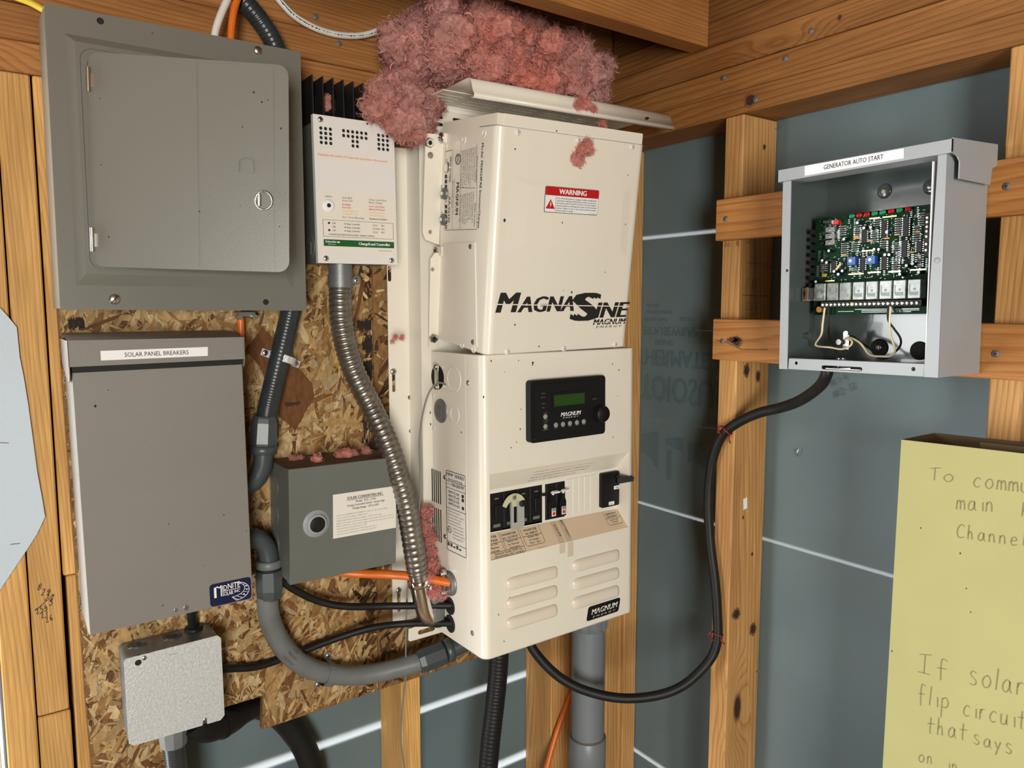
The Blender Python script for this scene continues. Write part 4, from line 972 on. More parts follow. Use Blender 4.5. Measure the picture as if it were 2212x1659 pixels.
# remote display
g = G().prism(rrect(.0815, .2382, .3322, .4298, .006), -.0120, 0); g2 = part('remote_display', g, BLACK, t, label='black remote display with small green screen')
bv = g2.modifiers.new('edge', 'BEVEL'); bv.width = .0018; bv.segments = 2; bv.limit_method = 'ANGLE'
part('face_frame', G().prism(rrect(.0880, .2318, .3385, .4235, .003), -.0135, -.0118), BLACK, g2)
part('screen_frame', G().prism(rrect(.1225, .1985, .3830, .4085, .002), -.0150, -.0130, holes=[[(.1262, .3865), (.1908, .3865), (.1908, .4042), (.1262, .4042)]]), BLACK, g2)
part('screen', G().box(.1262, .1908, -.0140, -.0132, .3865, .4042), LCD, g2)
for x, z in ((.0905, .4215), (.2290, .4235), (.2290, .3388), (.0905, .3381)): screw(g2, x, -.0122, z, .0028, 'ph', BLACK)
part('knob', G().lathe((.2235, -.0130, .3672), (0, -1, 0), [(0, .0145), (.010, .0138), (.0125, .0125), (.0125, 0)], 28), BLACK, g2)
for x, z in ((.1096, .3722), (.1098, .3566), (.1310, .3568), (.1455, .3568), (.1600, .3568), (.1747, .3569), (.1893, .3570)):
    part('button', G().lathe((x, -.0134, z), (0, -1, 0), [(0, .0042), (.0010, .0040), (.0016, .0030), (.0017, 0)], 16), simple('grey_button', (.30, .29, .28, 1), .45) if 'grey_button' not in bpy.data.materials else bpy.data.materials['grey_button'], g2)
g = G(); y = -.0135
for s, x, z, w in (('PWR', .1055, .4080, .0066), ('FAULT', .1055, .4018, .0092), ('CHG', .1055, .3918, .0072), ('INV', .1055, .3856, .0056), ('ON/OFF', .1096, .3770, .0084), ('CHARGER', .1095, .3655, .0110), ('ON/OFF', .1095, .3620, .0084), ('INVERTER', .1095, .3504, .0115), ('SELECT', .2131, .3915, .0105),
                   ('FAVS', .1310, .3512, .0070), ('CTRL', .1455, .3512, .0060), ('METER', .1600, .3512, .0080), ('SETUP', .1747, .3512, .0074), ('TECH', .1893, .3512, .0068)): txt(g, s, (x, y, z), .0019, w, 'C', res=1)
part('display_lettering', g, INKG, g2)
def magnum(g, o, h, w, u=FU, v=FV, gap=.14, shear=.25, word='MAGNUM'):
    """slanted heavy lettering split by a horizontal stripe"""
    k = len(g.v); txt(g, word, o, h, w, u=u, v=v, bold=.035, shear=shear)
    return k
def cut_band(g, k0, zlo, zhi):
    pass
g = G(); magnum(g, (.1408, -.0135, .3695), .0062, .0420); txt(g, 'E N E R G Y', (.1450, -.0135, .3660), .0018, .0330, shear=.3)
part('brand_lettering', g, INKW, g2); part('brand_stripe', G().box(.1400, .1840, -.0143, -.0138, .3717, .3723), BLACK, g2)
# small black emblem at lower right
g = G().prism(rrect(.2105, .2850, .0100, .0342, .004), -.0008, 0); g.v = [(p[0] + (p[2] - .022) * .20, p[1], p[2]) for p in g.v]; em = part('emblem', g, BLACK, t)
g = G(); magnum(g, (.2190, -.0009, .0195), .0090, .0610); txt(g, 'E N E R G Y', (.2215, -.0009, .0135), .0026, .0540, shear=.3)
part('brand_lettering', g, LABW, em); part('brand_stripe', G().box(.2160, .2850, -.0016, -.0012, .0224, .0234), BLACK, em)
# left side: knock-outs, cable openings, ventilation slots, rating plate
sx = -.0004
for y, z, r, rz in ((.0785, .4305, .0205, .0215), (.0772, .3752, .0132, .0132)):
    g = G().lathe((0, y, z), (-1, 0, 0), [(-.0002, r), (.0008, r * .98), (.0008, r * .92), (.0001, r * .90)], 26); part('knockout', g, WHITE, t)
g = G().lathe((0, .1200, .3765), (-1, 0, 0), [(0, .0200), (.0022, .0190), (.0030, .0120), (.0018, .0100), (.0006, .0085), (.0006, 0)], 24); part('hole_plug', g, CAST, t)
g = G().cyl((-.0002, .1285, .4305), (-.0006, .1285, .4305), .0200, n=22); part('cable_opening', g, BLACKM, t)
g = G().box(-.0060, -.0030, .1190, .1300, .4150, .4480, .001).cyl((-.003, .1245, .4155), (-.0075, .1245, .4155), .0055, n=12).cyl((-.003, .1245, .4480), (-.0075, .1245, .4480), .0055, n=12)
ck = part('cable_clamp', g, STEEL, t); 
for z in (.4155, .4480): screw(ck, -.0075, .1245, z, .0042, 'ph', STEEL, side=True)
for row, z0, z1 in ((0, .2205, .2755), (1, .1560, .2115)):
    for k in range(7):
        part('vent_slot', G().box(-.0006, .0002, .1245 + k * .0066, .1268 + k * .0066, z0, z1), BLACKM, t)
for y, z, m in ((.1118, .2687, STEEL), (.1130, .1695, STEEL), (.0380, .4281, STEEL), (.0340, .0328, CAST)): screw(t, 0, y, z, .0042, 'plain', m, side=True)
pg = G().prism([(a, b) for a, b in rrect(.0475, .1065, .1497, .2819, .004)], -.0006, -.0001, plane='yz'); rp_ = part('rating_plate', pg, LABW, t)
g = G(); S = lambda s, y, z, h, w=None, b=0, al='L': txt(g, s, (sx - .0003, y, z), h, w, al, u=LU, v=LV, bold=b, res=1)
g.prism(rrect(.0475, .1065, .1497, .2819, .004), -.0010, -.0006, plane='yz', holes=[rrect(.0484, .1056, .1506, .2810, .0034)])
S('MMP SERIES', .1035, .2735, .0052, .0520, .02); S('MINI MAGNUM PANEL', .0995, .2665, .0032, .0440, .01); S('MAGNUM', .0880, .2580, .0056, .0350, .03); S('Engineered by', .1030, .2600, .0020, .0130)
for k, s in enumerate(('MMP175-30D', 'MMP175-60S', 'MMP250-30D', 'MMP250-60S')):
    z = .2455 - k * .0064; S(s, .0985, z, .0044, .0330, .02)
    (g.prism([(.0530, z - .0004), (.0590, z - .0004), (.0590, z + .0046), (.0530, z + .0046)], -.0010, -.0006, plane='yz') if k != 2 else None)
for z in (.2650, .2535, .2205, .1650): g.prism([(.0480, z), (.1060, z), (.1060, z + .0007), (.0480, z + .0007)], -.0010, -.0006, plane='yz')
for k in range(9): S(random.choice(('AC Output 120 V 60 Hz 30 A', 'DC Input 48 V max 250 A', 'Maximum short circuit 5 kA', 'Enclosure indoor type 1', 'Torque breakers 45 in-lb')), .1020 if k < 5 else .0870, .2150 - k * .0052, .0024, random.uniform(.036, .050) if k < 5 else random.uniform(.028, .036))
g.lathe((-.0004, .0975, .1850), (-1, 0, 0), [(.0002, .0058), (.0006, .0058), (.0006, .0048), (.0002, .0048)], 18, caps=False); S('ETL', .1010, .1832, .0034, .0070, .02)
for j in range(3):
    for i in range(5):
        if (i, j) in ((2, 0), (0, 2), (4, 0)): continue
        y0 = .0980 - i * .0088; z0 = .1548 + (2 - j) * .0030
        if j < 2: g.prism([(y0, z0), (y0 + .0060, z0), (y0 + .0060, z0 + .0024), (y0, z0 + .0024)], -.0010, -.0006, plane='yz')
part('plate_lettering', g, INK, rp_)
g = G().lathe((0, .0985, .0945), (-1, 0, 0), [(-.0005, .0205), (.0030, .0200), (.0060, .0150), (.0060, .011)], 24); lk = part('cable_bushing', g, CAST, t)
g = G().box(-.0120, -.0085, .1000, .1120, .0790, .1105, .0012).cyl((-.006, .1060, .0790), (-.0130, .1060, .0790), .0062, n=14).cyl((-.006, .1060, .1110), (-.0130, .1060, .1110), .0062, n=14)
ck = part('cable_clamp', g, STEEL, t)
for z in (.0790, .1110): screw(ck, -.0130, .1060, z, .0046, 'ph', STEEL, side=True)
for z in (.0555, .0252):
    g = G().lathe((0, .1010, z), (-1, 0, 0), [(-.0005, .0150), (.0010, .0148), (.0016, .0120), (.0002, .0100), (.0002, 0)], 24); part('rubber_grommet', g, BLACKM, t)
for y, z, r in ((.1430, .3994, .0045), (.1431, .3456, .0045)): part('hole_cap', G().lathe((0, y, z), (-1, 0, 0), [(0, r), (.0008, r * .8), (.0009, 0)], 14), WHITE2, t)
specks(t, [(.1544, .3698, .0018), (.1538, .3505, .0018), (.1596, .3071, .0016), (.1597, .2868, .0016), (.0587, .3491)], -.0003, .0012, True)
specks(t, [(.0367, .0217, .0012), (.0266, .0675), (.0474, .1136), (.0173, .4627, .0012), (.0681, .461), (.0956, .4563, .0018), (.0705, .3545, .0012), (.28, .4352), (.0721, .3856), (.0422, .445, .0007), (.0634, .3349, .0008), (.0529, .3274), (.2674, .321, .0013), (.2782, .3909, .0008), (.0030, .4095, .0013), (.0950, .453, .0012), (.265, .4462, .001), (.075, .1195, .0014), (.081, .118, .0016), (.0895, .1182, .001), (.052, .0875, .001), (.048, .09, .001), (.053, .055, .001)], -.0003, .001)

# ------------------------------------------------------------------ white inverter (upper box), leaning forward at its top
K = .927  # inverter origin and traced sizes scaled about the camera by this factor
t = thing('inverter', 'white inverter cabinet with red WARNING sticker and large black logo', 'inverter', (.6167, .9288, -.0717), (7.65, -1.0, -1.69))
def k_(*a): return tuple(v * K for v in a)
Wi, Hi = .302 * K, .3502 * K
g = G()
pl = [(0, .0480)] + arcL; pr = [(Wi - a, b) for a, b in reversed(pl)]
for pth in (pl, pr): g.add(*wall(pth, 0, Hi), 0, True)
g.prism([(ra, 0), (Wi - ra, 0), (Wi - ra, Hi), (ra, Hi)], 0, .0012)
for z0, z1 in ((0, .0012), (Hi - .0012, Hi)): g.prism(pl + pr, z0, z1, plane='xy')
front = part('front_cover', g, WHITE, t)
# shallow pressed panel in the cover
g = G(); o_ = [(.0230, .1500), (.2590, .1500), (.2570, .2570), (.0250, .2570)]; i_ = [(.0560, .1620), (.2440, .1620), (.2400, .2460), (.0600, .2460)]
g.add([(p[0], -.0001, p[1]) for p in o_] + [(p[0], -.0016, p[1]) for p in i_], [(0, 1, 5, 4), (1, 2, 6, 5), (2, 3, 7, 6), (3, 0, 4, 7), (4, 5, 6, 7)]); part('pressed_panel', g, WHITE, t)
Dt, Db = .158, .150
g = G(); zt = Hi + .0160
g.prism([(.0480, 0.0005), (.0480, Hi + .0005), (.0080, Hi + .0005), (.0030, Hi + .0005), (.0030, zt), (Dt, zt - .004), (Db, 0.0005)], .0006, Wi - .006, plane='yz')
part('body', g, WHITE, t)
g = G().box(.0123, .2718, .0022, .0035, Hi - .002, zt + .0004); part('top_lip', g, WHITE, t)
for x, z in ((.0367, .3432), (.1539, .3432), (.2705, .3440), (.0415, .0038), (.1569, .0036), (.2728, .0051)):
    g = G().lathe((x * K, -.0001, z * K), (0, -1, 0), [(0, .0052), (.0004, .0050), (.0005, .0028)], 16); g.lathe((x * K, -.0004, z * K), (0, -1, 0), [(0, .0034), (.0012, .0028), (.0016, 0)], 12)
    g.box(x * K - .0004, x * K + .0004, -.0023, -.0018, z * K - .0013, z * K + .0013, mi=1); part('white_screw', g, [WHITE2, INKG], t)
g = G()
txt(g, 'M', (.0163 * K, -.0001, .0680 * K), .0320 * K, .0425 * K, bold=.045, shear=.22); part('logo_letter', g, INK, t); g = G()
txt(g, 'AGNA', (.0575 * K, -.0001, .0676 * K), .0255 * K, .1130 * K, bold=.045, shear=.22); part('logo_lettering', g, INK, t); g = G()
txt(g, 'INE', (.2205 * K, -.0001, .0545 * K), .0268 * K, .0760 * K, bold=.045, shear=.22)
lg = part('logo_lettering', g, INK, t)
g = G(); txt(g, 'S', (.1720 * K, -.0006, .0505 * K), .0478 * K, .0500 * K, bold=.06, shear=.05); part('logo_letter', g, INK, t)
g = G(); txt(g, 'MAGNUM', (.2175 * K, -.0001, .0422 * K), .0098 * K, .0750 * K, bold=.035, shear=.22); txt(g, 'E N E R G Y', (.2245 * K, -.0001, .0366 * K), .0035 * K, .0600 * K, shear=.3, bold=.01)
part('logo_small_lettering', g, INK, t)
g = G().prism([(.0120, .0757), (.2760, .0682), (.2760, .0696), (.0120, .0773)], -.0014, -.0010); g.prism([(.200, .0434), (.272, .0434), (.272, .0440), (.200, .0440)], -.0014, -.0010)
g.v = [(a, b, c - .0010) for a, b, c in g.v]; part('logo_stripe', g, WHITE, t)
# warning sticker
x0, x1, z0, z1 = .0942 * K, .2052 * K, .2276 * K, .2685 * K
st = part('warning_sticker', G().prism(rrect(x0, x1, z0, z1, .003), -.0020, -.0016), INK, t)
part('sticker_paper', G().prism(rrect(x0 + .0008, x1 - .0008, z0 + .0008, z1 - .0005, .0025), -.0024, -.0020), LABW2, st)
part('red_band', G().prism([(x0 + .0008, .2545 * K), (x1 - .0008, .2545 * K), (x1 - .0008, z1 - .0022), (x1 - .0028, z1 - .0006), (x0 + .0028, z1 - .0006), (x0 + .0008, z1 - .0022)], -.0028, -.0024), RED, st)
g = G(); txt(g, 'WARNING', (.1213 * K, -.0028, .2574 * K), .0080 * K, .0560 * K, bold=.03); part('sticker_heading', g, INKW, st)
g = G()
for k, (s, w) in enumerate((('This electrical system is equipped with an Automatic', .0825), ('Generator Starting (AGS) device and/or an Inverter.', .0825), ('Disconnect all AC and DC power to the AGS and/or', .0825), ('Inverter before performing any service to the electrical', .0830), ('system. Failure to do so can result in shock causing', .0820), ('serious injury or death.', .0340))):
    txt(g, s, (.1180 * K, -.0024, (.2497 - .00385 * k) * K), .0023 * K, w * K, shear=.2, bold=.012, res=1)
txt(g, 'PN: 62-0335 Rev A', (.2020 * K, -.0024, .2288 * K), .0012, .0150, 'R', res=1); g.box(.1158 * K, .1161 * K, -.0028, -.0024, .2290 * K, .2540 * K)
part('sticker_lettering', g, INK, st)
g = G().prism([(.1060 * K, .2485 * K), (.0968 * K, .2335 * K), (.1148 * K, .2335 * K)], -.0028, -.0024); tr_ = part('hazard_triangle', g, RED, st)
g = G().prism([(.1070 * K, .2460 * K), (.1042 * K, .2402 * K), (.1058 * K, .2400 * K), (.1046 * K, .2352 * K), (.1078 * K, .2410 * K), (.1062 * K, .2412 * K)], -.0032, -.0028); part('hazard_bolt', g, INKW, st)
# left side: rating label, breaker buttons, service panel, ears
g = G(); e = -.0002
S = lambda s, y, z, h, w=None, b=0: txt(g, s, (e, y * K, z * K), h * K, w * K if w else None, u=DU, v=DV, bold=b, res=1)
g.v = []
def SD(s, y, z, h, w, b=0): txt(g, s, (e, y * K, z * K), h * K, w * K, u=DU, v=(0, -1, 0), bold=b, res=1)
SD('Model: MS4024PAE Inverter/Charger', .0420, .3250, .0062, .1290, .02)
SD('Inverter Operation', .0550, .3060, .0040, .0400, .01); SD('Charger Operation', .0540, .2360, .0040, .0370, .01)
for k, (a, b) in enumerate((('Continuous power 4000 W', 'Continuous Charger Rating 105 A'), ('DC Input 21.6 - 31.6 V 225 A', 'AC Input 120/240 V 60 Hz'), ('Maximum AC output current 33 A', 'Input current 60 A max per leg'), ('Nominal AC output 120/240 V', 'AC input voltage range 80 - 150 V'), ('Output frequency 60 Hz +- .1', 'Input frequency range 54 - 66 Hz'), ('Ambient temperature 25 C rated', 'Battery type selectable'), ('Surge power 5800 W 30 second', 'Output 21 - 31.6 V DC'), ('Enclosed indoor ventilated', 'Power factor .95'))):
    y = .0610 + k * .0058; SD(a, y, .3200 - k * .0006, .0034, random.uniform(.048, .058)); SD(b, y, .2530 - k * .001, .0034, random.uniform(.042, .052))
SD('MAGNUM', .1150, .2660, .0085, .0510, .03); SD('Engineered and Assembled in USA', .1235, .2720, .0030, .0560); SD('Everett WA 98204', .1290, .2680, .0030, .0420)
SD('SERIAL NUMBER', .1405, .3080, .0052, .0420, .01); SD('AA-06375', .1395, .2440, .0062, .0430, .02)
SD('QUARTER', .1530, .3050, .0040, .0220); SD('YEAR', .1500, .2440, .0040, .0110)
SD('CB1', .1600, .2530, .0042, .0080); SD('INPUT 30A', .1680, .2620, .0042, .0230); SD('CB2', .1555, .2100, .0042, .0080); SD('INPUT 30A', .1630, .2180, .0042, .0230)
def box_(y, z, s, fill=True):
    if fill: g.prism([(y * K, z * K), ((y + s) * K, z * K), ((y + s) * K, (z - s) * K), (y * K, (z - s) * K)], -.0008, -.0003, plane='yz')
    else: g.prism([(y * K, z * K), ((y + s) * K, z * K), ((y + s) * K, (z - s) * K), (y * K, (z - s) * K)], -.0008, -.0003, plane='yz', holes=[[((y + .001) * K, (z - .001) * K), ((y + s - .001) * K, (z - .001) * K), ((y + s - .001) * K, (z - s + .001) * K), ((y + .001) * K, (z - s + .001) * K)]])
for k in range(4): box_(.1490 - k * .0006, .2790 - k * .0082, .0060, k < 3)
for k in range(5): box_(.1445 - k * .0006, .2300 - k * .0084, .0060, k < 4)
for (ya, za, yb_, zb_) in ((.0565, .3255, .0445, .1960), (.1065, .3230, .0975, .1920), (.1330, .3180, .1235, .1900), (.1580, .3160, .1480, .1880), (.0560, .2580, .1050, .2580), (.1340, .318, .1580, .316), (.0430, .1950, .1480, .1880)):
    a, b = Vector((-.0006, ya * K, za * K)), Vector((-.0006, yb_ * K, zb_ * K)); g.strip([a, b], .0006, (-1, 0, 0))
g.lathe((0, .1140 * K, .3030 * K), (-1, 0, 0), [(.0002, .0085 * K), (.0006, .0085 * K), (.0006, .0072 * K), (.0002, .0072 * K)], 20, caps=False); SD('ETL', .1165, .3085, .0050, .0110, .03)
part('side_lettering', g, INK, t)
for y, z, m, r in ((.1960, .2910, STEEL, .0095), (.1869, .2481, CAST, .0090), (.1807, .2053, CAST, .0090)):
    yy = min(y * K, .142); g = G().lathe((.0004, yy, z * K), (-1, 0, 0), [(-.001, r), (.0030, r), (.0036, r * .6), (.0060, r * .55), (.0064, 0)] if m is CAST else [(-.001, r), (.0006, r * .95), (.0014, r * .6), (.0016, 0)], 18)
    if m is CAST: g.cyl((-.0055, yy, z * K), (-.0072, yy, z * K), .0030, n=10, mi=1)
    part('breaker_button', g, [m, LABW2], t)
pn = part('service_panel', G().prism([(.0470 * K, .1745 * K), (.1500 * K, .1660 * K), (.1340 * K, -.0060 * K + .006), (.0260 * K, .0095 * K)], -.0016, -.0001, plane='yz'), WHITE, t)
for y, z in ((.0597, .1667), (.0378, .0150), ): screw(pn, -.0014, y * K, z * K, .0042, 'ph', CAST, side=True)
for y, z in ((.1705, .3247), (.1058, .3323), (.0406, .3396), (.1256, .0060), (.0806, .0040), (.0400, .0030)):
    g = G().lathe((.0004, y * K * .93, z * K), (-1, 0, 0), [(0, .0058), (.0010, .0056), (.0016, .0045), (.0008, .0038), (.0006, 0)], 16); part('rivet', g, WHITE, t)
ear = lambda pts: G().prism(pts, Db - .0016, Db, holes=[])
g = G().prism([(-.0250, .158), (.0010, .150), (.0010, .318), (-.0300, .3180), (-.0300, .170)], Dt - .0020, Dt, holes=[circ(-.0205, .286, .0052, 12), circ(-.0165, .170, .0034, 10)]); mu_ = part('mounting_ear', g, WHITE, t)
g = G().prism([(-.0060, -.0150), (.0010, -.0150), (.0010, .138), (-.0100, .138), (-.0180, .128), (-.0150, -.0140)], Db - .0010, Db + .0010, holes=[circ(-.0135, .112, .0034, 10)]); ml_ = part('mounting_ear', g, WHITE, t)
screw(mu_, -.0245, Dt - .002, .3040, .0078, 'hex', STEEL); screw(ml_, -.0085, Db - .001, .0010, .0080, 'hex', STEEL)
g = G().prism([(.1400, .1485), (.1650, .1470), (.1640, .1330), (.1390, .1345)], -.0042, -.0010, plane='yz'); tb = part('earth_tab', g, WHITE, t)
screw(tb, -.0042, .1540, .1410, .0058, 'hex', STEEL, side=True)
g = G().box(-.0060, .0010, .1430, .1570, .3060, .3200, .001); tb = part('earth_tab', g, WHITE, t); screw(tb, -.0060, .1500, .3130, .0080, 'ph', STEEL, side=True)
specks(t, [(.0205 * K, .2115 * K, .0018), (.1328 * K, .2128 * K, .0012), (.2333 * K, .1335 * K, .0009), (.0519 * K, .0477 * K, .0013), (.1029 * K, .0101 * K, .0015), (.1635 * K, .0995 * K, .0015), (.03, .2950, .0012), (.1005, .3270, .001), (.1350, .0950, .0006), (.2500, .2000, .0008), (.246, .276, .0007)], -.0022, .001)

# ------------------------------------------------------------------ wooden cleats carrying the generator box
for z0, z1, lab in ((.1080, .1744, 'upper of the two wooden cleats nailed across the right wall studs'), (-.0880, -.0206, 'lower knotty wooden cleat across the right wall studs')):
    t = thing('wood_cleat', lab, 'wood strip', (1.0115, .8360, z0), (0, 0, 0))
    c = (.0092, -.33, (z1 - z0) / 2)
    part('strip', G().box(-.0090, .0090, -.33, .33, -(z1 - z0) / 2, (z1 - z0) / 2, .0012), wood('cedar_along_y' + str(len(lab)), (.54, .255, .080, 1), (.36, .135, .036, 1), 1, .62 if z0 < 0 else .93, ring=.55), t, loc=c)
    for y in (.0205, .4320):
        screw(t, 0, -y, .0340 if z0 > 0 else .0310, .0045, 'ph', CAST, side=True)

# ------------------------------------------------------------------ open grey generator start box
t = thing('generator_box', 'open light grey steel box labelled GENERATOR AUTO START with a circuit board inside', 'electrical box', (.905, .631, -.0854), (0, 0, -90))
t.rotation_euler = (Matrix.Rotation(R(-90), 3, 'Z') @ Matrix.Rotation(R(-1.0), 3, 'Y')).to_euler()
Wg, Hg, Dg = .2110, .2580, .1045
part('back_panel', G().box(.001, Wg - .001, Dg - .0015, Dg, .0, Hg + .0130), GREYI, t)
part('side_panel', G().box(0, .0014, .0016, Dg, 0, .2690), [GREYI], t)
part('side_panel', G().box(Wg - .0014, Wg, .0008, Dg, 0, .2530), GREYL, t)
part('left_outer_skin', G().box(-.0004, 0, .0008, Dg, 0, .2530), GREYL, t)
g = G().prism([(0, 0), (.0124, 0), (.0124, .2525), (0, .2525)], 0, .0014, holes=[circ(.0090, .1338, .0022, 10)])
part('front_flange', g, GREYL, t)
part('front_flange', G().prism([(.1955, 0), (Wg, 0), (Wg, .2525), (.2015, .2525)], 0, .0014), GREYL, t)
part('inner_flange', G().box(.1950, .1962, .0010, .0190, .006, .247), LABW2, t, label='edge of the right flange, coloured as if lit')  # light falling on this grey edge is put into its colour
screw(t, .2051, 0, .1344, .0034, 'plain', GREYL)
part('bottom_panel', G().box(.001, Wg - .001, .0040, Dg, 0, .0016), GREYL, t)
g = G().prism([(.0128, .0010), (.1956, .0012), (.1950, .0150), (.0138, .0145)], .0020, .0032, holes=[hslot(.0650, .1160, .0050, .0027), circ(.0250, .0088, .0024, 10), circ(.1816, .0085, .0026, 10)])
g.box(.0138, .1950, .0030, .0140, .0138, .0150)
part('bottom_lip', g, GREYL, t)
g = G().box(.066, .115, .0060, .0095, .0028, .0040).cyl((.0850, .0080, .0035), (.1010, .0040, .0052), .0010, n=8); part('slot_clip', g, LABW2, t)
# lid
g = G().prism([(-.0050, .2525), (.2200, .2520), (.2200, .2670), (-.0050, .2680)], -.0060, -.0046)
g.prism([(-.0060, .2680), (-.0060, .2525), (.0060, .2490), (.0120, .2440), (.0120, .2250), (.0900, .2250), (.0930, .2440), (.1060, .2500), (.1060, .2740)], .2186, .2200, plane='yz')
g.prism([(-.0060, .2680), (-.0060, .2525), (.1060, .2500), (.1060, .2740)], -.0050, -.0036, plane='yz')
g.add([(-.005, -.006, .2680), (.22, -.006, .2670), (.22, .106, .2735), (-.005, .106, .2745)], [(0, 1, 2, 3)])
g.add([(-.004, -.0046, .2662), (.2186, -.0046, .2655), (.2186, .106, .2715), (-.004, .106, .2725)], [(0, 1, 2, 3)])
g.box(.0014, .2096, -.0046, .0300, .2526, .2532)
part('lid', g, GREYL, t)
g = G().prism([(.0370, .2546), (.1662, .2548), (.1658, .2661), (.0368, .2671)], -.0068, -.0062); lb = part('label_strip', g, LABW2, t)
g = G(); txt(g, 'GENERATOR AUTO START', (.0642, -.0068, .2580), .0058, .0775); part('lettering', g, INK, lb, stuff=True)
for x, z in ((.0850, .2377), (.1453, .2350)):
    g = G().lathe((x, Dg - .0015, z), (0, -1, 0), [(-.001, .0105), (.0016, .0095), (.0028, .0065), (.0028, .0)], 24); g.cyl((x, Dg - .0042, z - .001), (x, Dg - .0050, z - .001), .0028, n=12, mi=1)
    part('boss', g, [GREYI, simple('hole_cream', (.55, .47, .3, 1), .6) if 'hole_cream' not in bpy.data.materials else bpy.data.materials['hole_cream']] if x < .1 else [GREYI, BLACKM], t)
    if x > .1: screw(t, x, Dg - .0045, z, .0050, 'ph', STEEL)
for x, z in ((.0849, .0280), (.1387, .0256)):
    g = G().lathe((x, Dg - .0015, z), (0, -1, 0), [(-.001, .0125), (.0010, .0122), (.0024, .0100), (.0018, .0070), (.0030, .0060), (.0016, .0040), (.0016, 0)], 26); part('rubber_grommet', g, BLACKM, t)
    if x < .1: screw(t, x, Dg - .0040, z, .0046, 'ph', STEEL)
g = G().cyl((.0015, .055, .0440), (.0100, .055, .0440), .0042, n=14); part('standoff', g, GREYI, t)
g = G().lathe((.0470, .0750, .0016), (0, 0, 1), [(0, .0100), (.0040, .0100), (.0040, .0085), (.0120, .0080)], 18); part('cable_connector', g, CHROME, t)
g = G().box(.0500, .0590, .0700, .0720, .0250, .0500, .001).cyl((.0480, .0680, .0360), (.0480, .0640, .0360), .0040, n=12).cyl((.0570, .0690, .0480), (.0570, .0660, .0480), .0036, n=12); part('connector_clamp', g, CHROME, t)

# ---- the circuit board, screwed inside
pc = thing('circuit_board', 'green circuit board crowded with relays and capacitors inside the open box', 'circuit board', (.905, .631, -.0854)); pc.rotation_euler = t.rotation_euler
y0 = .0550; rnd = random.Random(21)
part('board', G().prism([(.0150, .0735), (.1745, .0735), (.1745, .2065), (.0150, .2065)], y0, y0 + .0016), PCBG, pc)
for x, z in ((.0205, .2000), (.1690, .2010), (.0205, .0785), (.1690, .0785)): part('standoff', G().cyl((x, y0 + .0016, z), (x, Dg - .0016, z), .0035, n=10), STEEL, pc)
for k, (x, z) in enumerate(((.0709, .2042), (.0808, .2041), (.0910, .2039), (.1016, .2041), (.1120, .2043), (.1232, .2044), (.1336, .2045), (.1444, .2046))):
    red = k in (1, 2, 5, 7); g = G().lathe((x - .0036, y0 - .0030, z - .0012), (1, 0, .05), [(0, .0030), (.0050, .0026), (.0066, .0015), (.0070, 0)], 12)
    part('indicator_lamp', g, LEDR if red else LEDG, pc, label='red lamp' if red else 'green lamp')
for k in range(8):
    x = (.0330, .0514, .0697, .0881, .1059, .1242, .1419, .1600)[k]
    g = G().box(x - .0080, x + .0080, y0 - .0150, y0, .0925, .1160, .0008); rl = part('relay', g, RELAYM, pc)
    gg = G().box(x - .0050, x + .0050, y0 - .0153, y0 - .0150, .0965, .1010).prism(circ(x + .0005, .1040, .0016, 10), y0 - .0153, y0 - .0150).box(x - .0060, x - .0048, y0 - .0153, y0 - .0150, .0985, .1100); part('relay_coil', gg, CAST, rl)
g = G().box(.0320, .1680, y0 - .0110, y0, .0830, .0915, .0008); tb = part('terminal_block', g, BLACK, pc)
for k in range(22): part('terminal_screw', G().lathe((.0358 + k * .00603, y0 - .0110, .0872), (0, -1, 0), [(0, .0025), (.0010, .0025), (.0014, .0018), (.0012, 0)], 10), STEEL if k != 7 else CREAM, tb)
g = G().box(.1670, .1745, y0 - .0100, y0, .1420, .1960, .0008); tb2 = part('terminal_block', g, BLACK, pc)
for z in (.1896, .1845, .1788, .1734, .1671, .1581, .1508): part('terminal_screw', G().lathe((.1706, y0 - .0100, z), (0, -1, 0), [(0, .0023), (.0010, .0023), (.0014, .0016), (.0012, 0)], 10), STEEL, tb2)
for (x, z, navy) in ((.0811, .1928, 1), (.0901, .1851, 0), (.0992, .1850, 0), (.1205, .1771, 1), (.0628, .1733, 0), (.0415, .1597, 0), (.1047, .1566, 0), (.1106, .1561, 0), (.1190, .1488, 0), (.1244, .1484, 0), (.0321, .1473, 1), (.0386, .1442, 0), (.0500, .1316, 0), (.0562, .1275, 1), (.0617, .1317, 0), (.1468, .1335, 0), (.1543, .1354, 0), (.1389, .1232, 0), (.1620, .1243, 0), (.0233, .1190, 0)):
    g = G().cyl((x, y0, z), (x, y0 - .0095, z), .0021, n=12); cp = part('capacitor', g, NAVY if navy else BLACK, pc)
    part('capacitor_glint', G().cyl((x, y0 - .0094, z), (x, y0 - .0099, z), .0018, n=12), INKW, cp)  # white disc paints the glint on the capacitor's end
for x, z in ((.0722, .1440), (.0989, .1437)):
    g = G().box(x - .0050, x + .0062, y0 - .0080, y0, z - .0055, z + .0055, .0005); tp = part('trim_pot', g, BLUEC, pc); part('trim_screw', G().cyl((x - .0002, y0 - .0078, z + .0004), (x - .0002, y0 - .0086, z + .0004), .0021, n=12), INKW, tp)
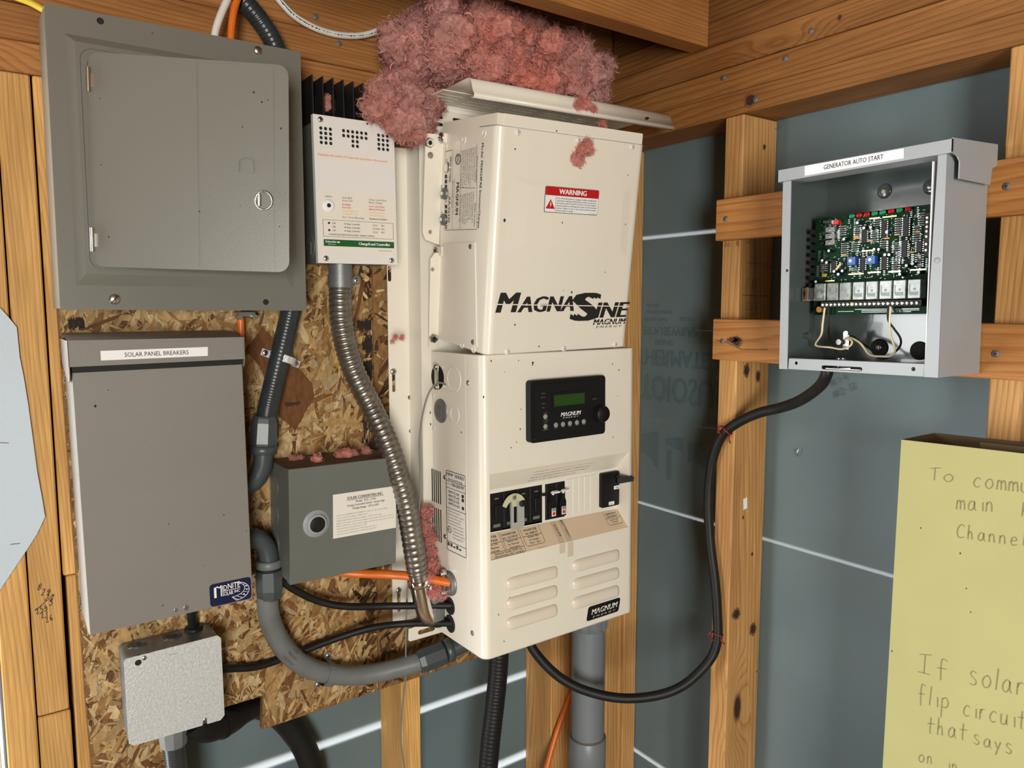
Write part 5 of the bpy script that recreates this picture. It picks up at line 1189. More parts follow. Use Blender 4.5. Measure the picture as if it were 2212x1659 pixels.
for x, z, h in ((.1137, .1818, .022), (.1415, .1818, .024), (.0878, .1766, .020), (.1406, .1549, .022), (.0864, .1396, .018), (.1152, .1388, .018), (.0455, .1385, .017), (.1590, .1560, .014)):
    ch = part('chip', G().box(x - .0036, x + .0036, y0 - .0045, y0 - .0008, z - h / 2, z + h / 2, .0004), BLACK, pc)
    g = G(); n_ = int(h / .0026)
    for i in range(n_):
        for s_ in (-1, 1): g.box(x + s_ * .0036, x + s_ * .0050, y0 - .0035, y0, z - h / 2 + .0012 + i * .0026, z - h / 2 + .0022 + i * .0026)
    part('chip_pin', g, STEEL, ch, stuff=True)
for x, z in ((.0396, .1881), (.0398, .1795), (.0401, .1709)):
    g = G().box(x - .0065, x + .0070, y0 - .0060, y0, z - .0034, z + .0034, .0004); tp = part('bias_trimmer', g, CAST, pc); screw(tp, x, y0 - .0060, z, .0018, 'slot', STEEL)
g = G().lathe((.0310, y0 - .0050, .1992), (1, -.25, -.1), [(0, .0026), (.0130, .0030), (.0160, .0030)], 12, sm=True); part('toggle_switch', g, CHROME, pc); part('switch_base', G().box(.0455, .0530, y0 - .0080, y0, .1940, .2000, .0004), RED, pc)
for x0, x1, z in ((.0933, .1075, .1970), (.1110, .1290, .1968), (.0844, .1040, .1562), (.0669, .0880, .1270), (.0935, .1110, .1277), (.1205, .1368, .1272), (.1481, .1673, .1280), (.0330, .0470, .1195)):
    part('bus_strip', G().box(x0, x1, y0 - .0030, y0, z - .0008, z + .0008), BRASS, pc)
res = G(); ora = G(); slk = G()
for x, z, n_ in ((.0772, .1854, 7), (.1010, .1754, 6), (.1320, .1847, 8), (.1605, .1909, 6), (.0600, .1613, 7), (.0748, .1640, 5), (.1133, .1638, 4), (.1291, .1577, 6), (.1298, .1360, 7), (.0297, .1422, 6), (.1587, .1406, 6), (.0760, .1320, 4), (.1040, .1930, 4), (.1545, .1720, 8), (.0560, .1870, 5)):
    for i in range(n_):
        zz = z + (i - n_ / 2) * .0028; res.cyl((x - .0030, y0 - .0020, zz), (x + .0030, y0 - .0020, zz), .0010, n=6)
        for s_ in (-1, 1): slk.box(x + s_ * .0042 - .0011, x + s_ * .0042 + .0011, y0 - .0022, y0, zz - .0004, zz + .0004)
for x, z in ((.0755, .1760), (.0770, .1738), (.0312, .1287), (.0312, .1265), (.1300, .1735), (.1170, .1700), (.0955, .1690), (.1430, .1745), (.1560, .1745), (.1500, .1500), (.1600, .1500), (.0590, .1530)):
    ora.box(x - .0032, x + .0032, y0 - .0034, y0, z - .0010, z + .0010, .0004)
part('resistor', res, simple('grey_resistor', (.16, .17, .18, 1), .4), pc, stuff=True); part('ceramic_capacitor', ora, ORANGE if False else simple('ochre_ceramic', (.62, .34, .07, 1), .4), pc, stuff=True)
for i in range(34):
    x, z = rnd.uniform(.024, .165), rnd.uniform(.122, .196); n_ = rnd.randint(3, 7)
    for q in range(n_):
        zz = z + q * .0022; res.cyl((x - .0028, y0 - .0018, zz), (x + .0028, y0 - .0018, zz), .0009, n=6)
        for s_ in (-1, 1): slk.box(x + s_ * .0040 - .0011, x + s_ * .0040 + .0011, y0 - .0020, y0, zz - .0004, zz + .0004)
for i in range(420):
    x, z = rnd.uniform(.020, .168), rnd.uniform(.118, .202); w, h = rnd.choice(((.0016, .0004), (.0004, .0016), (.0008, .0008), (.003, .0003), (.0003, .0026))); slk.box(x, x + w, y0 - .0009, y0 - .0001, z, z + h)
for x0, x1, z in ((.052, .074, .0775), (.076, .160, .0800), (.085, .160, .0782), (.085, .150, .0762)): slk.box(x0, x1, y0 - .0004, y0, z, z + .0005)
part('solder_and_print', slk, simple('solder', (.42, .44, .43, 1), .3, .5), pc, stuff=True)
part('fuse', G().cyl((.0575, y0 - .006, .1420), (.0500, y0 - .006, .1330), .0016, n=8), CREAM, pc)
part('bobbin', G().cyl((.0269, y0, .0809), (.0269, y0 - .006, .0809), .0042, n=14), bpy.data.materials['ochre_ceramic'], pc)
g = G().box(.0060, .0230, y0 - .0040, y0 - .0025, .0930, .1120).box(.0040, .0062, y0 - .0120, y0, .0925, .1125).box(.014, .024, y0 - .012, y0, .0950, .1100); rg = part('regulator_tab', g, CHROME, pc); screw(rg, .0145, y0 - .0042, .1025, .0022, 'ph', STEEL)
g = G()
for i in range(9): g.box(.0128, .0150, y0 - .010, y0 + .0016, .100 + i * .0105, .107 + i * .0105)
part('edge_connector', g, BLACKM, pc, stuff=True)
gm = t.rotation_euler.to_matrix(); go = Vector((.905, .631, -.0854))
def GL(p): return tuple(go + gm @ Vector(p))
def gwire(name, lab, pts, m, r=.0014, d=None):
    g = G().tube([GL(p) for p in pts], r, 8, 5); return single(name, g, m, lab, 'wire')
gwire('cream_wire', 'cream wire from the left terminals looping at the bottom left of the open box', [(.0377, .046, .0830), (.0364, .044, .0627), (.0334, .046, .0465), (.0222, .050, .0316), (.0435, .052, .0289), (.0590, .054, .0269), (.0682, .058, .0311), (.0688, .062, .0375), (.0594, .066, .0417), (.0540, .070, .0400)], CREAM)
gwire('black_wire', 'black wire dropping from the left terminals inside the open box', [(.0429, .046, .0830), (.0426, .048, .0587), (.0386, .056, .0466), (.0381, .066, .0344), (.0420, .072, .0200)], RUBBER)
gwire('cream_wire', 'cream wire from the right terminals curving under to the clamp', [(.1285, .046, .0840), (.1290, .044, .0664), (.1271, .048, .0552), (.1275, .052, .0439), (.1309, .054, .0327), (.1304, .056, .0252), (.1245, .056, .0197), (.1161, .056, .0190), (.1020, .056, .0192), (.0939, .058, .0222), (.0880, .060, .0280), (.0813, .062, .0346), (.0704, .066, .0399), (.0580, .070, .0430)], CREAM)
gwire('black_wire', 'black wire from the right terminals bowing out to the right', [(.1254, .046, .0840), (.1260, .046, .0664), (.1316, .050, .0552), (.1387, .052, .0441), (.1376, .056, .0344), (.1289, .060, .0251), (.1177, .062, .0172), (.1060, .064, .0160), (.0937, .066, .0264), (.0855, .068, .0316), (.0755, .070, .0368), (.0644, .072, .0437), (.0560, .074, .0440)], RUBBER)
gwire('black_wire', 'short black wire stub under the right end of the terminal block', [(.1315, .046, .0830), (.1330, .046, .0790), (.1360, .047, .0735)], RUBBER)

# ------------------------------------------------------------------ yellow cardboard box with pencilled notes
t = thing('cardboard_box', 'flat open yellow cardboard box with pencil handwriting leaning at the right', 'box', (.936, .4796, -.165), (0, 0, -90))
cx1 = .46; zb = -1.435
g = G(); part('front_panel', G().prism([(0, zb), (cx1, zb), (cx1, .0130), (.0056, 0)], 0, .0030), CARDB, t)
part('back_panel', G().prism([(0, zb), (cx1, zb), (cx1, .0120), (.0056, .0005)], .0800, .0830), CARDI, t)
part('side_panel', G().box(.0040, .0068, .0030, .0800, zb, -.0002), CARDI, t)
part('side_panel', G().box(cx1 - .003, cx1, .0030, .0800, zb, .0100), CARDI, t)
part('bottom_panel', G().box(.007, cx1 - .003, .0030, .0800, zb, zb + .003), CARDI, t)
part('inner_flap', G().prism([(.08, .0040), (.44, .0120), (.44, -.11), (.09, -.12)], .038, .0405), CARDI, t)
g = G(); HN = (0, 0, 1)
for s, x, z, h, adv, sl in (('To', .0425, -.0440, .0150, .0160, .08), ('commu', .0915, -.0430, .0185, .0122, .07), ('main', .0745, -.0735, .0190, .0125, .14), ('h', .1430, -.0660, .0150, .0120, .1), ('Channe', .0775, -.1070, .0165, .0112, .10), ('l', .1450, -.0985, .0155, .0100, .1),
                            ('If', .0415, -.2880, .0230, .0200, .14), ('solar', .1000, -.2790, .0250, .0138, .17), ('flip', .0425, -.3270, .0235, .0135, .17), ('circuit', .0960, -.3200, .0220, .0112, .20), ('that', .0560, -.3610, .0215, .0125, .26), ('says', .1090, -.3490, .0175, .0112, .17), ('on', .0485, -.4030, .0165, .0100, .3), ('in', .0820, -.3960, .0165, .0100, .2)):
    g = G(); hand(g, s, (x, -.0003, z), FU, FV, h, adv, .00065, sl); part('handwriting', g, PENCIL, t)
specks(t, [(.0352, -.1056), (.0974, -.1918), (.008, -.2737), (.082, -.125), (.091, -.165)], -.0003, .0008)

# ------------------------------------------------------------------ housewrap flap folded round the doorway stud
fp_ = [(-.045, .0300), (.0328, -.0016), (.0400, -.0120), (.0489, -.0262), (.0498, -.0634), (.0530, -.0920), (.0555, -.1234), (.0582, -.1700), (.0607, -.2152), (.0640, -.2480), (.0662, -.2748), (.0560, -.2960), (.0423, -.3173), (.0122, -.3618), (-.045, -.4420)]
t = thing('housewrap_flap', 'loose pale blue housewrap flap stapled round the doorway stud', 'fabric', (0, YB, 0))
g = G().prism(fp_, -.0042, -.0030); part('cloth', g, FLAPM, t)
for a, b in (((.0225, -.1714), (.0318, -.1729)), ((.0264, -.3044), (.0364, -.3050))): part('staple', G().cyl((a[0], -.0052, a[1]), (b[0], -.0052, b[1]), .0006, n=6), STEEL, t)

# ------------------------------------------------------------------ conduits, cables and their fittings
def Ribs(nr, amp, shape=1): return lambda t: 1 + amp * (math.sin(2 * math.pi * t * nr) if shape == 1 else (abs(math.sin(math.pi * t * nr)) ** .6 - .5) * 2)
def rel(o, pts): return [tuple(Vector(p) - Vector(o)) for p in pts]
def conduit(name, label, cat, o): return thing(name, label, cat, o)
def strap(name, label, p0, p1, rp, o, wdt=.0105, m=None, bulge=.030):
    """two-hole strap: foot, arch over the pipe, foot; p0 and p1 are the screw positions on the board"""
    m = m or GALV; t = thing(name, label, 'strap', o); p0, p1 = Vector(p0) - Vector(o), Vector(p1) - Vector(o)
    d = (p1 - p0); L = d.length; d.normalize(); c = (p0 + p1) / 2; s = d.cross(Vector((0, 1, 0))); g = G()
    path = [(-L / 2 - .006, 0), (-L / 2, 0), (-rp * 1.02, 0), (-rp * 1.0, -.004)] + [(rp * math.cos(R(a)), -bulge + rp - rp * .98 * math.sin(R(a)) - 0) for a in range(170, 9, -20)] + [(rp * 1.0, -.004), (rp * 1.02, 0), (L / 2, 0), (L / 2 + .006, 0)]
    v = []
    for a, b in path:
        for q in (-1, 1):
            for k in (0, -.0013): v.append(c + d * a + Vector((0, b + k, 0)) + s * (q * wdt / 2))
    n = len(path); fs = []
    for i in range(n - 1):
        a, b = i * 4, i * 4 + 4; fs += [(a, a + 2, b + 2, b), (a + 1, b + 1, b + 3, a + 3), (a, b, b + 1, a + 1), (a + 2, a + 3, b + 3, b + 2)]
    fs += [(0, 1, 3, 2), (4 * n - 4, 4 * n - 2, 4 * n - 1, 4 * n - 3)]
    g.add(v, fs); part('band', g, m, t)
    for p in (p0, p1): screw(t, p.x, p.y - .0013, p.z, .0046, 'ph', STEEL, spin=25)
    return t

t = single('black_conduit', G().tube([(.3267, 1.120, .4426), (.3388, 1.120, .4269), (.3606, 1.120, .4054), (.3779, 1.117, .3790), (.3880, 1.116, .3500), (.3900, 1.116, .3330)], .0138, 20, 26, rf=Ribs(24, .022)), DKCOND, 'glossy black flexible conduit curving down behind the top of the breaker panel', 'conduit')
t.name = 'flexible_conduit'

o = (.37, 1.12, -.08); t = conduit('flexible_conduit', 'charcoal ribbed conduit below the breaker panel with a grey end fitting', 'conduit', o)
part('hose', G().tube(rel(o, [(.3985, 1.120, .0250), (.3935, 1.120, -.0068), (.3808, 1.119, -.0537), (.3651, 1.117, -.1085), (.3528, 1.113, -.1493), (.3480, 1.110, -.1700)]), .0152, 20, 30, rf=Ribs(52, .018)), DKCOND, t)
ax = Vector((.3411 - .3457, 0, -.2198 + .1614)).normalized(); p = Vector((.3462, 1.110, -.1600)) - Vector(o)
g = G().lathe(p, ax, [(0, .0165), (.003, .0180), (.0100, .0196), (.0400, .0206), (.0430, .0200), (.0450, .0180)], 8, sm=False); part('compression_nut', g, GYFIT, t)
g = G().lathe(p + ax * .0440, ax, [(0, .0185), (.0010, .0203), (.0110, .0203), (.0125, .0180)], 20); part('ring', g, GYFIT, t)
part('elbow', G().tube(rel(o, [(.3413, 1.106, -.2160), (.3390, 1.103, -.2300), (.3340, 1.101, -.2420), (.3250, 1.100, -.2530), (.3080, 1.100, -.2600), (.2980, 1.100, -.2610)]), .0140, 18, 8), GYFIT, t)
strap('conduit_strap', 'zinc two-hole strap over the charcoal conduit', (.3577, 1.1352, -.0689), (.4040, 1.1352, -.0869), .0172, (.38, 1.135, -.078), bulge=.0325)

o = (.49, 1.09, -.15); t = conduit('steel_hose', 'bare steel flexible conduit sweeping down from the white charge controller', 'conduit', o)
sp = [(.4650, 1.1000, .0330), (.4646, 1.1000, .0283), (.4650, 1.1000, -.0197), (.4720, 1.0990, -.0626), (.4835, 1.0930, -.1055), (.5050, 1.0830, -.1580), (.5195, 1.0640, -.2066), (.5335, 1.0530, -.2590), (.5468, 1.0500, -.3120), (.5572, 1.0530, -.3670), (.5690, 1.0590, -.4250), (.5722, 1.0600, -.4400)]
part('hose', G().tube(rel(o, sp), .0168, 18, 62, rf=Ribs(64, .060, 2)), HOSE, t)
P_ = lambda x, y, z: (x - o[0], y - o[1], z - o[2])
g = G().cyl(P_(.4655, 1.100, .0640), P_(.4655, 1.100, .0480), .0180, n=22).cyl(P_(.4655, 1.100, .0490), P_(.4655, 1.100, .0290), .0192, n=22); part('connector', g, CAST, t)
g = G().cyl(P_(.4655, 1.100, .0370), P_(.4655, 1.100, .0325), .0202, n=22); part('collar', g, CAST, t)
g = G().box(.4800 - o[0], .4880 - o[0], 1.086 - o[1], 1.100 - o[1], .0330 - o[2], .0460 - o[2], .002); g.cyl(P_(.4850, 1.0850, .0395), P_(.4850, 1.0960, .0395), .0072, n=16); part('clamp_lug', g, CAST, t)
screw(t, .4850 - o[0], 1.0850 - o[1], .0395 - o[2], .0046, 'ph', STEEL)
g = G().tube(rel(o, [(.5712, 1.060, -.4330), (.5740, 1.060, -.4500), (.5790, 1.060, -.4750), (.5850, 1.061, -.4980), (.5960, 1.062, -.5120), (.6130, 1.064, -.5180)]), .0175, 20, 8); g.lathe(P_(.5725, 1.060, -.4400), (.16, 0, -.98), [(0, .0185), (.001, .0200), (.012, .0200), (.013, .0182)], 22); part('elbow_connector', g, CHROME, t)
g = G().cyl(P_(.5880, 1.046, -.4560), P_(.5900, 1.042, -.4560), .0075, n=16); part('clamp_screw', g, STEEL, t)
part('elbow_cover', G().box(.588 - o[0], .6120 - o[0], 1.0420 - o[1], 1.078 - o[1], -.5180 - o[2], -.4700 - o[2], .004), CAST, t)

o = (.45, 1.1, -.5); t = conduit('grey_conduit', 'light grey rigid-looking conduit curving under the boxes into the white panel', 'conduit', o)
part('elbow', G().tube(rel(o, [(.3000, 1.100, -.3370), (.3150, 1.100, -.3375), (.3280, 1.100, -.3425), (.3375, 1.100, -.3540), (.3412, 1.100, -.3680), (.3420, 1.100, -.3800)]), .0142, 18, 8), GYFIT, t)
ax = Vector((-.006, .0, -1)).normalized(); p = Vector((.3420, 1.1, -.3745)) - Vector(o)
part('ring', G().lathe(p, ax, [(0, .0170), (.0015, .0192), (.0110, .0192), (.0120, .0175)], 22), GYCOND, t)
part('gasket', G().lathe(p + ax * .0118, ax, [(0, .0190), (.0035, .0190)], 22), BLACKM, t)
part('compression_nut', G().lathe(p + ax * .0150, ax, [(0, .0185), (.0010, .0200), (.0300, .0203), (.0430, .0180), (.0450, .0165)], 8, sm=False), GYFIT, t)
part('hose', G().tube(rel(o, [(.3384, 1.100, -.4280), (.3400, 1.104, -.4557), (.3482, 1.110, -.4870), (.3645, 1.114, -.5226), (.3913, 1.115, -.5564), (.4286, 1.115, -.5825), (.4735, 1.110, -.5984), (.5181, 1.100, -.6018), (.5809, 1.080, -.5942), (.5950, 1.077, -.5915)]), .0158, 20, 14), GYCOND, t)
ax = (Vector((.6384, 1.070, -.5833)) - Vector((.5809, 1.080, -.5942))).normalized(); p = Vector((.5790, 1.0800, -.5945)) - Vector(o)
part('compression_nut', G().lathe(p, ax, [(0, .0172), (.0010, .0190), (.0100, .0206), (.0450, .0206), (.0470, .0195)], 8, sm=False), GYFIT, t)
part('ring', G().lathe(p + ax * .0500, ax, [(0, .0190), (.001, .0208), (.0110, .0208), (.012, .0188)], 20), GYFIT, t)
part('pipe_end', G().cyl(p + ax * .061, p + ax * .112 + Vector((0, -.004, .004)), .0148, n=18), GYFIT, t)
g = G()
for k, (s_, w_) in enumerate((('3/4 LIQUID TIGHT', .024), ('TYPE B CONDUIT', .022), ('UL LISTED', .014), ('60 C WET', .014))):
    a0 = Vector((.3560, 1.0955, -.5280)) - Vector(o) + Vector((.0075, -.0002, .0042)) * k; ud = Vector((.62, 0, -.78)).normalized() if False else Vector((.60, .0, -.80)).normalized()
    txt(g, s_, a0, .0030, w_, u=ud, v=Vector((.80, 0, .60)), res=1, lift=.0012)
part('conduit_print', g, INK, t)
strap('conduit_strap', 'grey strap with bright screws over the light grey conduit', (.4437, 1.1352, -.5655), (.4252, 1.1352, -.6090), .0185, (.434, 1.135, -.588), m=GYCOND, bulge=.0375)

def cable(name, label, pts, r, m, cat='cable', n=12, sub=10, oval=1.0, group=None):
    o = single(name, G().tube(pts, r, n, sub, oval=oval), m, label, cat); return o
cable('black_cable', 'upper of two black cables from behind the blue-grey box to the white panel', [(.3400, 1.112, -.3900), (.3511, 1.110, -.3983), (.3633, 1.110, -.4140), (.3857, 1.110, -.4358), (.4222, 1.110, -.4613), (.4640, 1.100, -.4762), (.5355, 1.080, -.4858), (.6170, 1.032, -.4880)], .0058, RUBBER)
cable('black_cable', 'lower black cable from the junction box to the white panel', [(.2560, 1.112, -.5250), (.2654, 1.112, -.5270), (.2876, 1.120, -.5367), (.3308, 1.127, -.5480), (.3890, 1.127, -.5441), (.4475, 1.118, -.5331), (.5031, 1.100, -.5224), (.5603, 1.080, -.5219), (.6185, 1.032, -.5190)], .0058, RUBBER)
cable('orange_cable', 'orange cable entering the left side of the white panel through a clamp', [(.3700, 1.128, -.4080), (.4349, 1.124, -.4180), (.4814, 1.110, -.4279), (.5282, 1.080, -.4313), (.5680, 1.060, -.4377), (.6120, 1.027, -.4470)], .0060, ORANGE, oval=1.25)
cable('orange_cable', 'short run of orange cable between the breaker panel and the taupe box', [(.3190, 1.125, .0100), (.3192, 1.125, .0014), (.3206, 1.125, -.0119), (.3209, 1.125, -.0421), (.3203, 1.125, -.0589)], .0050, ORANGE)
g = G().box(.3110, .3370, 1.105, 1.130, -.0150, -.0070, .001).cyl((.3130, 1.108, -.0150), (.3130, 1.100, -.0150), .004, n=10).cyl((.3340, 1.108, -.0150), (.3340, 1.100, -.0150), .004, n=10); single('cable_clamp', g, STEEL, 'bright cable clamp on the underside of the breaker panel', 'clamp')
cable('orange_cable', 'orange cable rising from the top of the breaker panel beside the white cable', [(.3333, 1.100, .4346), (.3246, 1.100, .4175), (.3182, 1.100, .3949), (.3147, 1.100, .3668), (.3134, 1.100, .3440)], .0050, ORANGE)
cable('white_cable', 'white cable rising from the top of the breaker panel left of the orange one', [(.3176, 1.100, .4279), (.3089, 1.100, .4091), (.2989, 1.100, .3848), (.2933, 1.100, .3650), (.2913, 1.100, .3420)], .0050, WHCAB)
o_ = cable('white_cable', 'white printed cable sagging along the top plates towards the pink wool', [(.3786, 1.142, .4690), (.3886, 1.142, .4572), (.3998, 1.142, .4449), (.4222, 1.142, .4282), (.4577, 1.142, .4177), (.4986, 1.142, .4171), (.5415, 1.142, .4285), (.5923, 1.142, .4587)], .0050, WHCAB)
g = G(); q = spline([Vector(p) for p in [(.3886, 1.142, .4572), (.3998, 1.142, .4449), (.4222, 1.142, .4282), (.4577, 1.142, .4177), (.4986, 1.142, .4171), (.5415, 1.142, .4285), (.5850, 1.142, .4540)]], 12); rr_ = random.Random(4)
for i in range(2, len(q) - 2):
    tdir = (q[i + 1] - q[i - 1]).normalized(); up_ = tdir.cross(Vector((0, 1, 0))) * -1
    for k in range(2):
        c = q[i].lerp(q[i + 1], k * .5) + Vector((0, -.0048, 0)) - Vector(o_.location) + Vector((0, 0, H)) + up_ * rr_.uniform(-.0014, .0002) * -1
        if rr_.random() < .8: g.add([c + tdir * a + up_ * b for a, b in ((-.0011, -.0009), (.0011, -.0009), (.0015, .0010), (-.0007, .0010))], [(0, 1, 2, 3)])
part('cable_print', g, INK, o_, stuff=True)
cable('yellow_cable', 'yellow cable passing behind the top left corner of the breaker panel', [(.0450, 1.133, .3770), (.0584, 1.131, .3751), (.0723, 1.130, .3724), (.0864, 1.130, .3691), (.0987, 1.130, .3636), (.1101, 1.130, .3567)], .0040, YELLOW)
cable('thin_wire', 'thin grey wire hanging from the clamp on the white panel', [(.6150, 1.040, -.1250), (.5990, 1.030, -.1195), (.5891, 1.028, -.1210), (.5773, 1.030, -.1351), (.5699, 1.035, -.1643), (.5654, 1.040, -.2086), (.5677, 1.043, -.2551), (.5670, 1.045, -.3122), (.5690, 1.070, -.3779), (.5649, 1.084, -.4508), (.5604, 1.084, -.5181), (.5588, 1.084, -.5657), (.5597, 1.088, -.6164), (.5526, 1.090, -.6795), (.5501, 1.090, -.7279), (.5553, 1.090, -.7837), (.556, 1.092, -.86)], .0015, CLEARW, 'wire', 8)
gc = [(.9549, .5908, -.0830), (.9549, .5908, -.0937), (.9750, .6132, -.1129), (1.000, .6581, -.1384), (1.0170, .7029, -.1559), (1.0190, .7449, -.1694), (1.0200, .7846, -.1894), (1.0200, .8121, -.2109), (1.0200, .8277, -.2369), (1.0200, .8383, -.2747), (1.0200, .8424, -.3323), (1.0200, .8359, -.4046), (1.0200, .8225, -.4749), (1.0200, .8153, -.5388), (1.0166, .8131, -.5787), (1.0033, .8191, -.6106), (.9688, .8395, -.6490), (.9290, .8660, -.6683), (.8769, .9032, -.6733), (.8259, .9419, -.6591), (.7887, .9724, -.6323), (.7591, .9997, -.5878), (.7510, 1.0090, -.5480)]
cable('black_cable', 'long black cable looping from the open generator box down to the white panel', gc, .0082, RUBBER, sub=6)
for (c, d, lab) in (((1.0200, .8060, -.2050), (0, .62, -.78), 'upper red tie holding the long black cable to the pine stud'), ((1.0190, .8140, -.5610), (0, .1, -1), 'lower red tie round the long black cable')):
    g = G(); d = Vector(d).normalized(); a = Vector((1, 0, 0)); b = d.cross(a)
    g.tube([Vector(c) + (a * math.cos(k / 10 * 2 * math.pi) + b * math.sin(k / 10 * 2 * math.pi)) * .0092 + d * .002 * math.sin(k) for k in range(11)], .0013, 6, 3, cap=False)
    g.tube([Vector(c) + b * .010 - a * .004, Vector(c) + b * .016 - a * .008 + d * .004, Vector(c) + b * .020 - a * .004 + d * .010], .0014, 6, 4)
    g.tube([Vector(c) - b * .010 - a * .003, Vector(c) - b * .012 - a * .007 + d * .008, Vector(c) + b * .002 - a * .010 + d * .010], .0014, 6, 4)
    single('wire_tie', g, REDT, lab, 'tie')
o = (.705, 1.02, -.57); t = conduit('corrugated_conduit', 'black corrugated conduit hanging below the white distribution panel', 'conduit', o)
part('hose', G().tube(rel(o, [(.7050, 1.02, -.5560), (.7010, 1.02, -.6210), (.6942, 1.02, -.6771), (.6853, 1.02, -.7411), (.6774, 1.02, -.8140), (.668, 1.02, -.92)]), .0166, 20, 40, rf=Ribs(48, .020)), BLACK, t)
part('connector', G().lathe((.002, 0, .0300), (0, 0, -1), [(0, .0195), (.004, .0200), (.0240, .0198), (.0260, .018)], 20), BLACK, t)
o = (.888, 1.0, -.56); t = conduit('plastic_pipe', 'wide grey plastic pipe with a coupling below the right end of the white panel', 'pipe', o)
part('pipe', G().cyl((0, 0, .0200), (0, 0, -1.04), .0302, n=36), PVC, t)
g = G().lathe((0, 0, .0100), (0, 0, -1), [(0, .0330), (.0320, .0330), (.034, .0302)], 30)
for k in range(14): a = 2 * math.pi * k / 14; g.box(.0330 * math.cos(a) - .0025, .0330 * math.cos(a) + .0025, .0330 * math.sin(a) - .0025, .0330 * math.sin(a) + .0025, -.0200, .0080)
part('locknut', g, PVC, t)
part('coupling', G().lathe((0, 0, -.2320), (0, 0, -1), [(0, .0312), (0, .0338), (.0008, .0345), (.0760, .0345), (.0770, .0310)], 36), PVC, t)
part('glue_ring', G().lathe((0, 0, -.2300), (0, 0, -1), [(0, .0304), (.0018, .0320), (.0022, .0306)], 36), DUST, t)
cable('orange_cable', 'dull orange cable slanting behind the grey plastic pipe', [(1.000, 1.142, -.7500), (.9805, 1.141, -.7818), (.9595, 1.140, -.8105), (.9256, 1.136, -.8643), (.8924, 1.130, -.9372), (.88, 1.13, -.99)], .0057, ORANGE)
cable('black_cable', 'short black cable between the taupe box and the junction box', [(.2360, 1.112, -.3980), (.2356, 1.112, -.4151), (.2345, 1.118, -.4383), (.2375, 1.125, -.4600), (.2385, 1.1265, -.4760)], .0064, RUBBER)
o = (.201, 1.108, -.59); t = conduit('flexible_conduit', 'dark conduit hanging from a pale fitting under the junction box', 'conduit', o)
part('connector', G().lathe((0, 0, .0050), (0, 0, -1), [(0, .0190), (.003, .0200), (.0220, .0192), (.0340, .0180), (.0360, .0150)], 10, sm=False), GYCOND, t)
part('hose', G().tube(rel(o, [(.2010, 1.108, -.6180), (.2025, 1.109, -.6440), (.2045, 1.110, -.6793), (.206, 1.11, -.73), (.207, 1.11, -.80)]), .0148, 18, 18, rf=Ribs(26, .015)), DKCOND, t)
o = (.30, 1.15, -.63); t = conduit('black_pipe_elbow', 'thick black elbow fitting and pipe looping behind the notched strand board', 'pipe', o)
part('elbow', G().tube(rel(o, [(.2280, 1.108, -.5940), (.2360, 1.110, -.6060), (.2480, 1.116, -.6160), (.2640, 1.126, -.6230), (.2800, 1.136, -.6265)]), .0195, 20, 8), BLACK, t)
part('collar', G().cyl(Vector((.2700, 1.130, -.6242)) - Vector(o), Vector((.2760, 1.134, -.6256)) - Vector(o), .0218, n=22), BLACK, t)
part('pipe', G().tube(rel(o, [(.2740, 1.132, -.6250), (.2900, 1.145, -.6290), (.3120, 1.165, -.6320), (.3400, 1.188, -.6420), (.3660, 1.200, -.6630), (.3900, 1.205, -.6900), (.4130, 1.205, -.7280), (.4300, 1.205, -.7680), (.4410, 1.205, -.8180), (.447, 1.205, -.90)]), .0205, 20, 10), RUBBER, t)

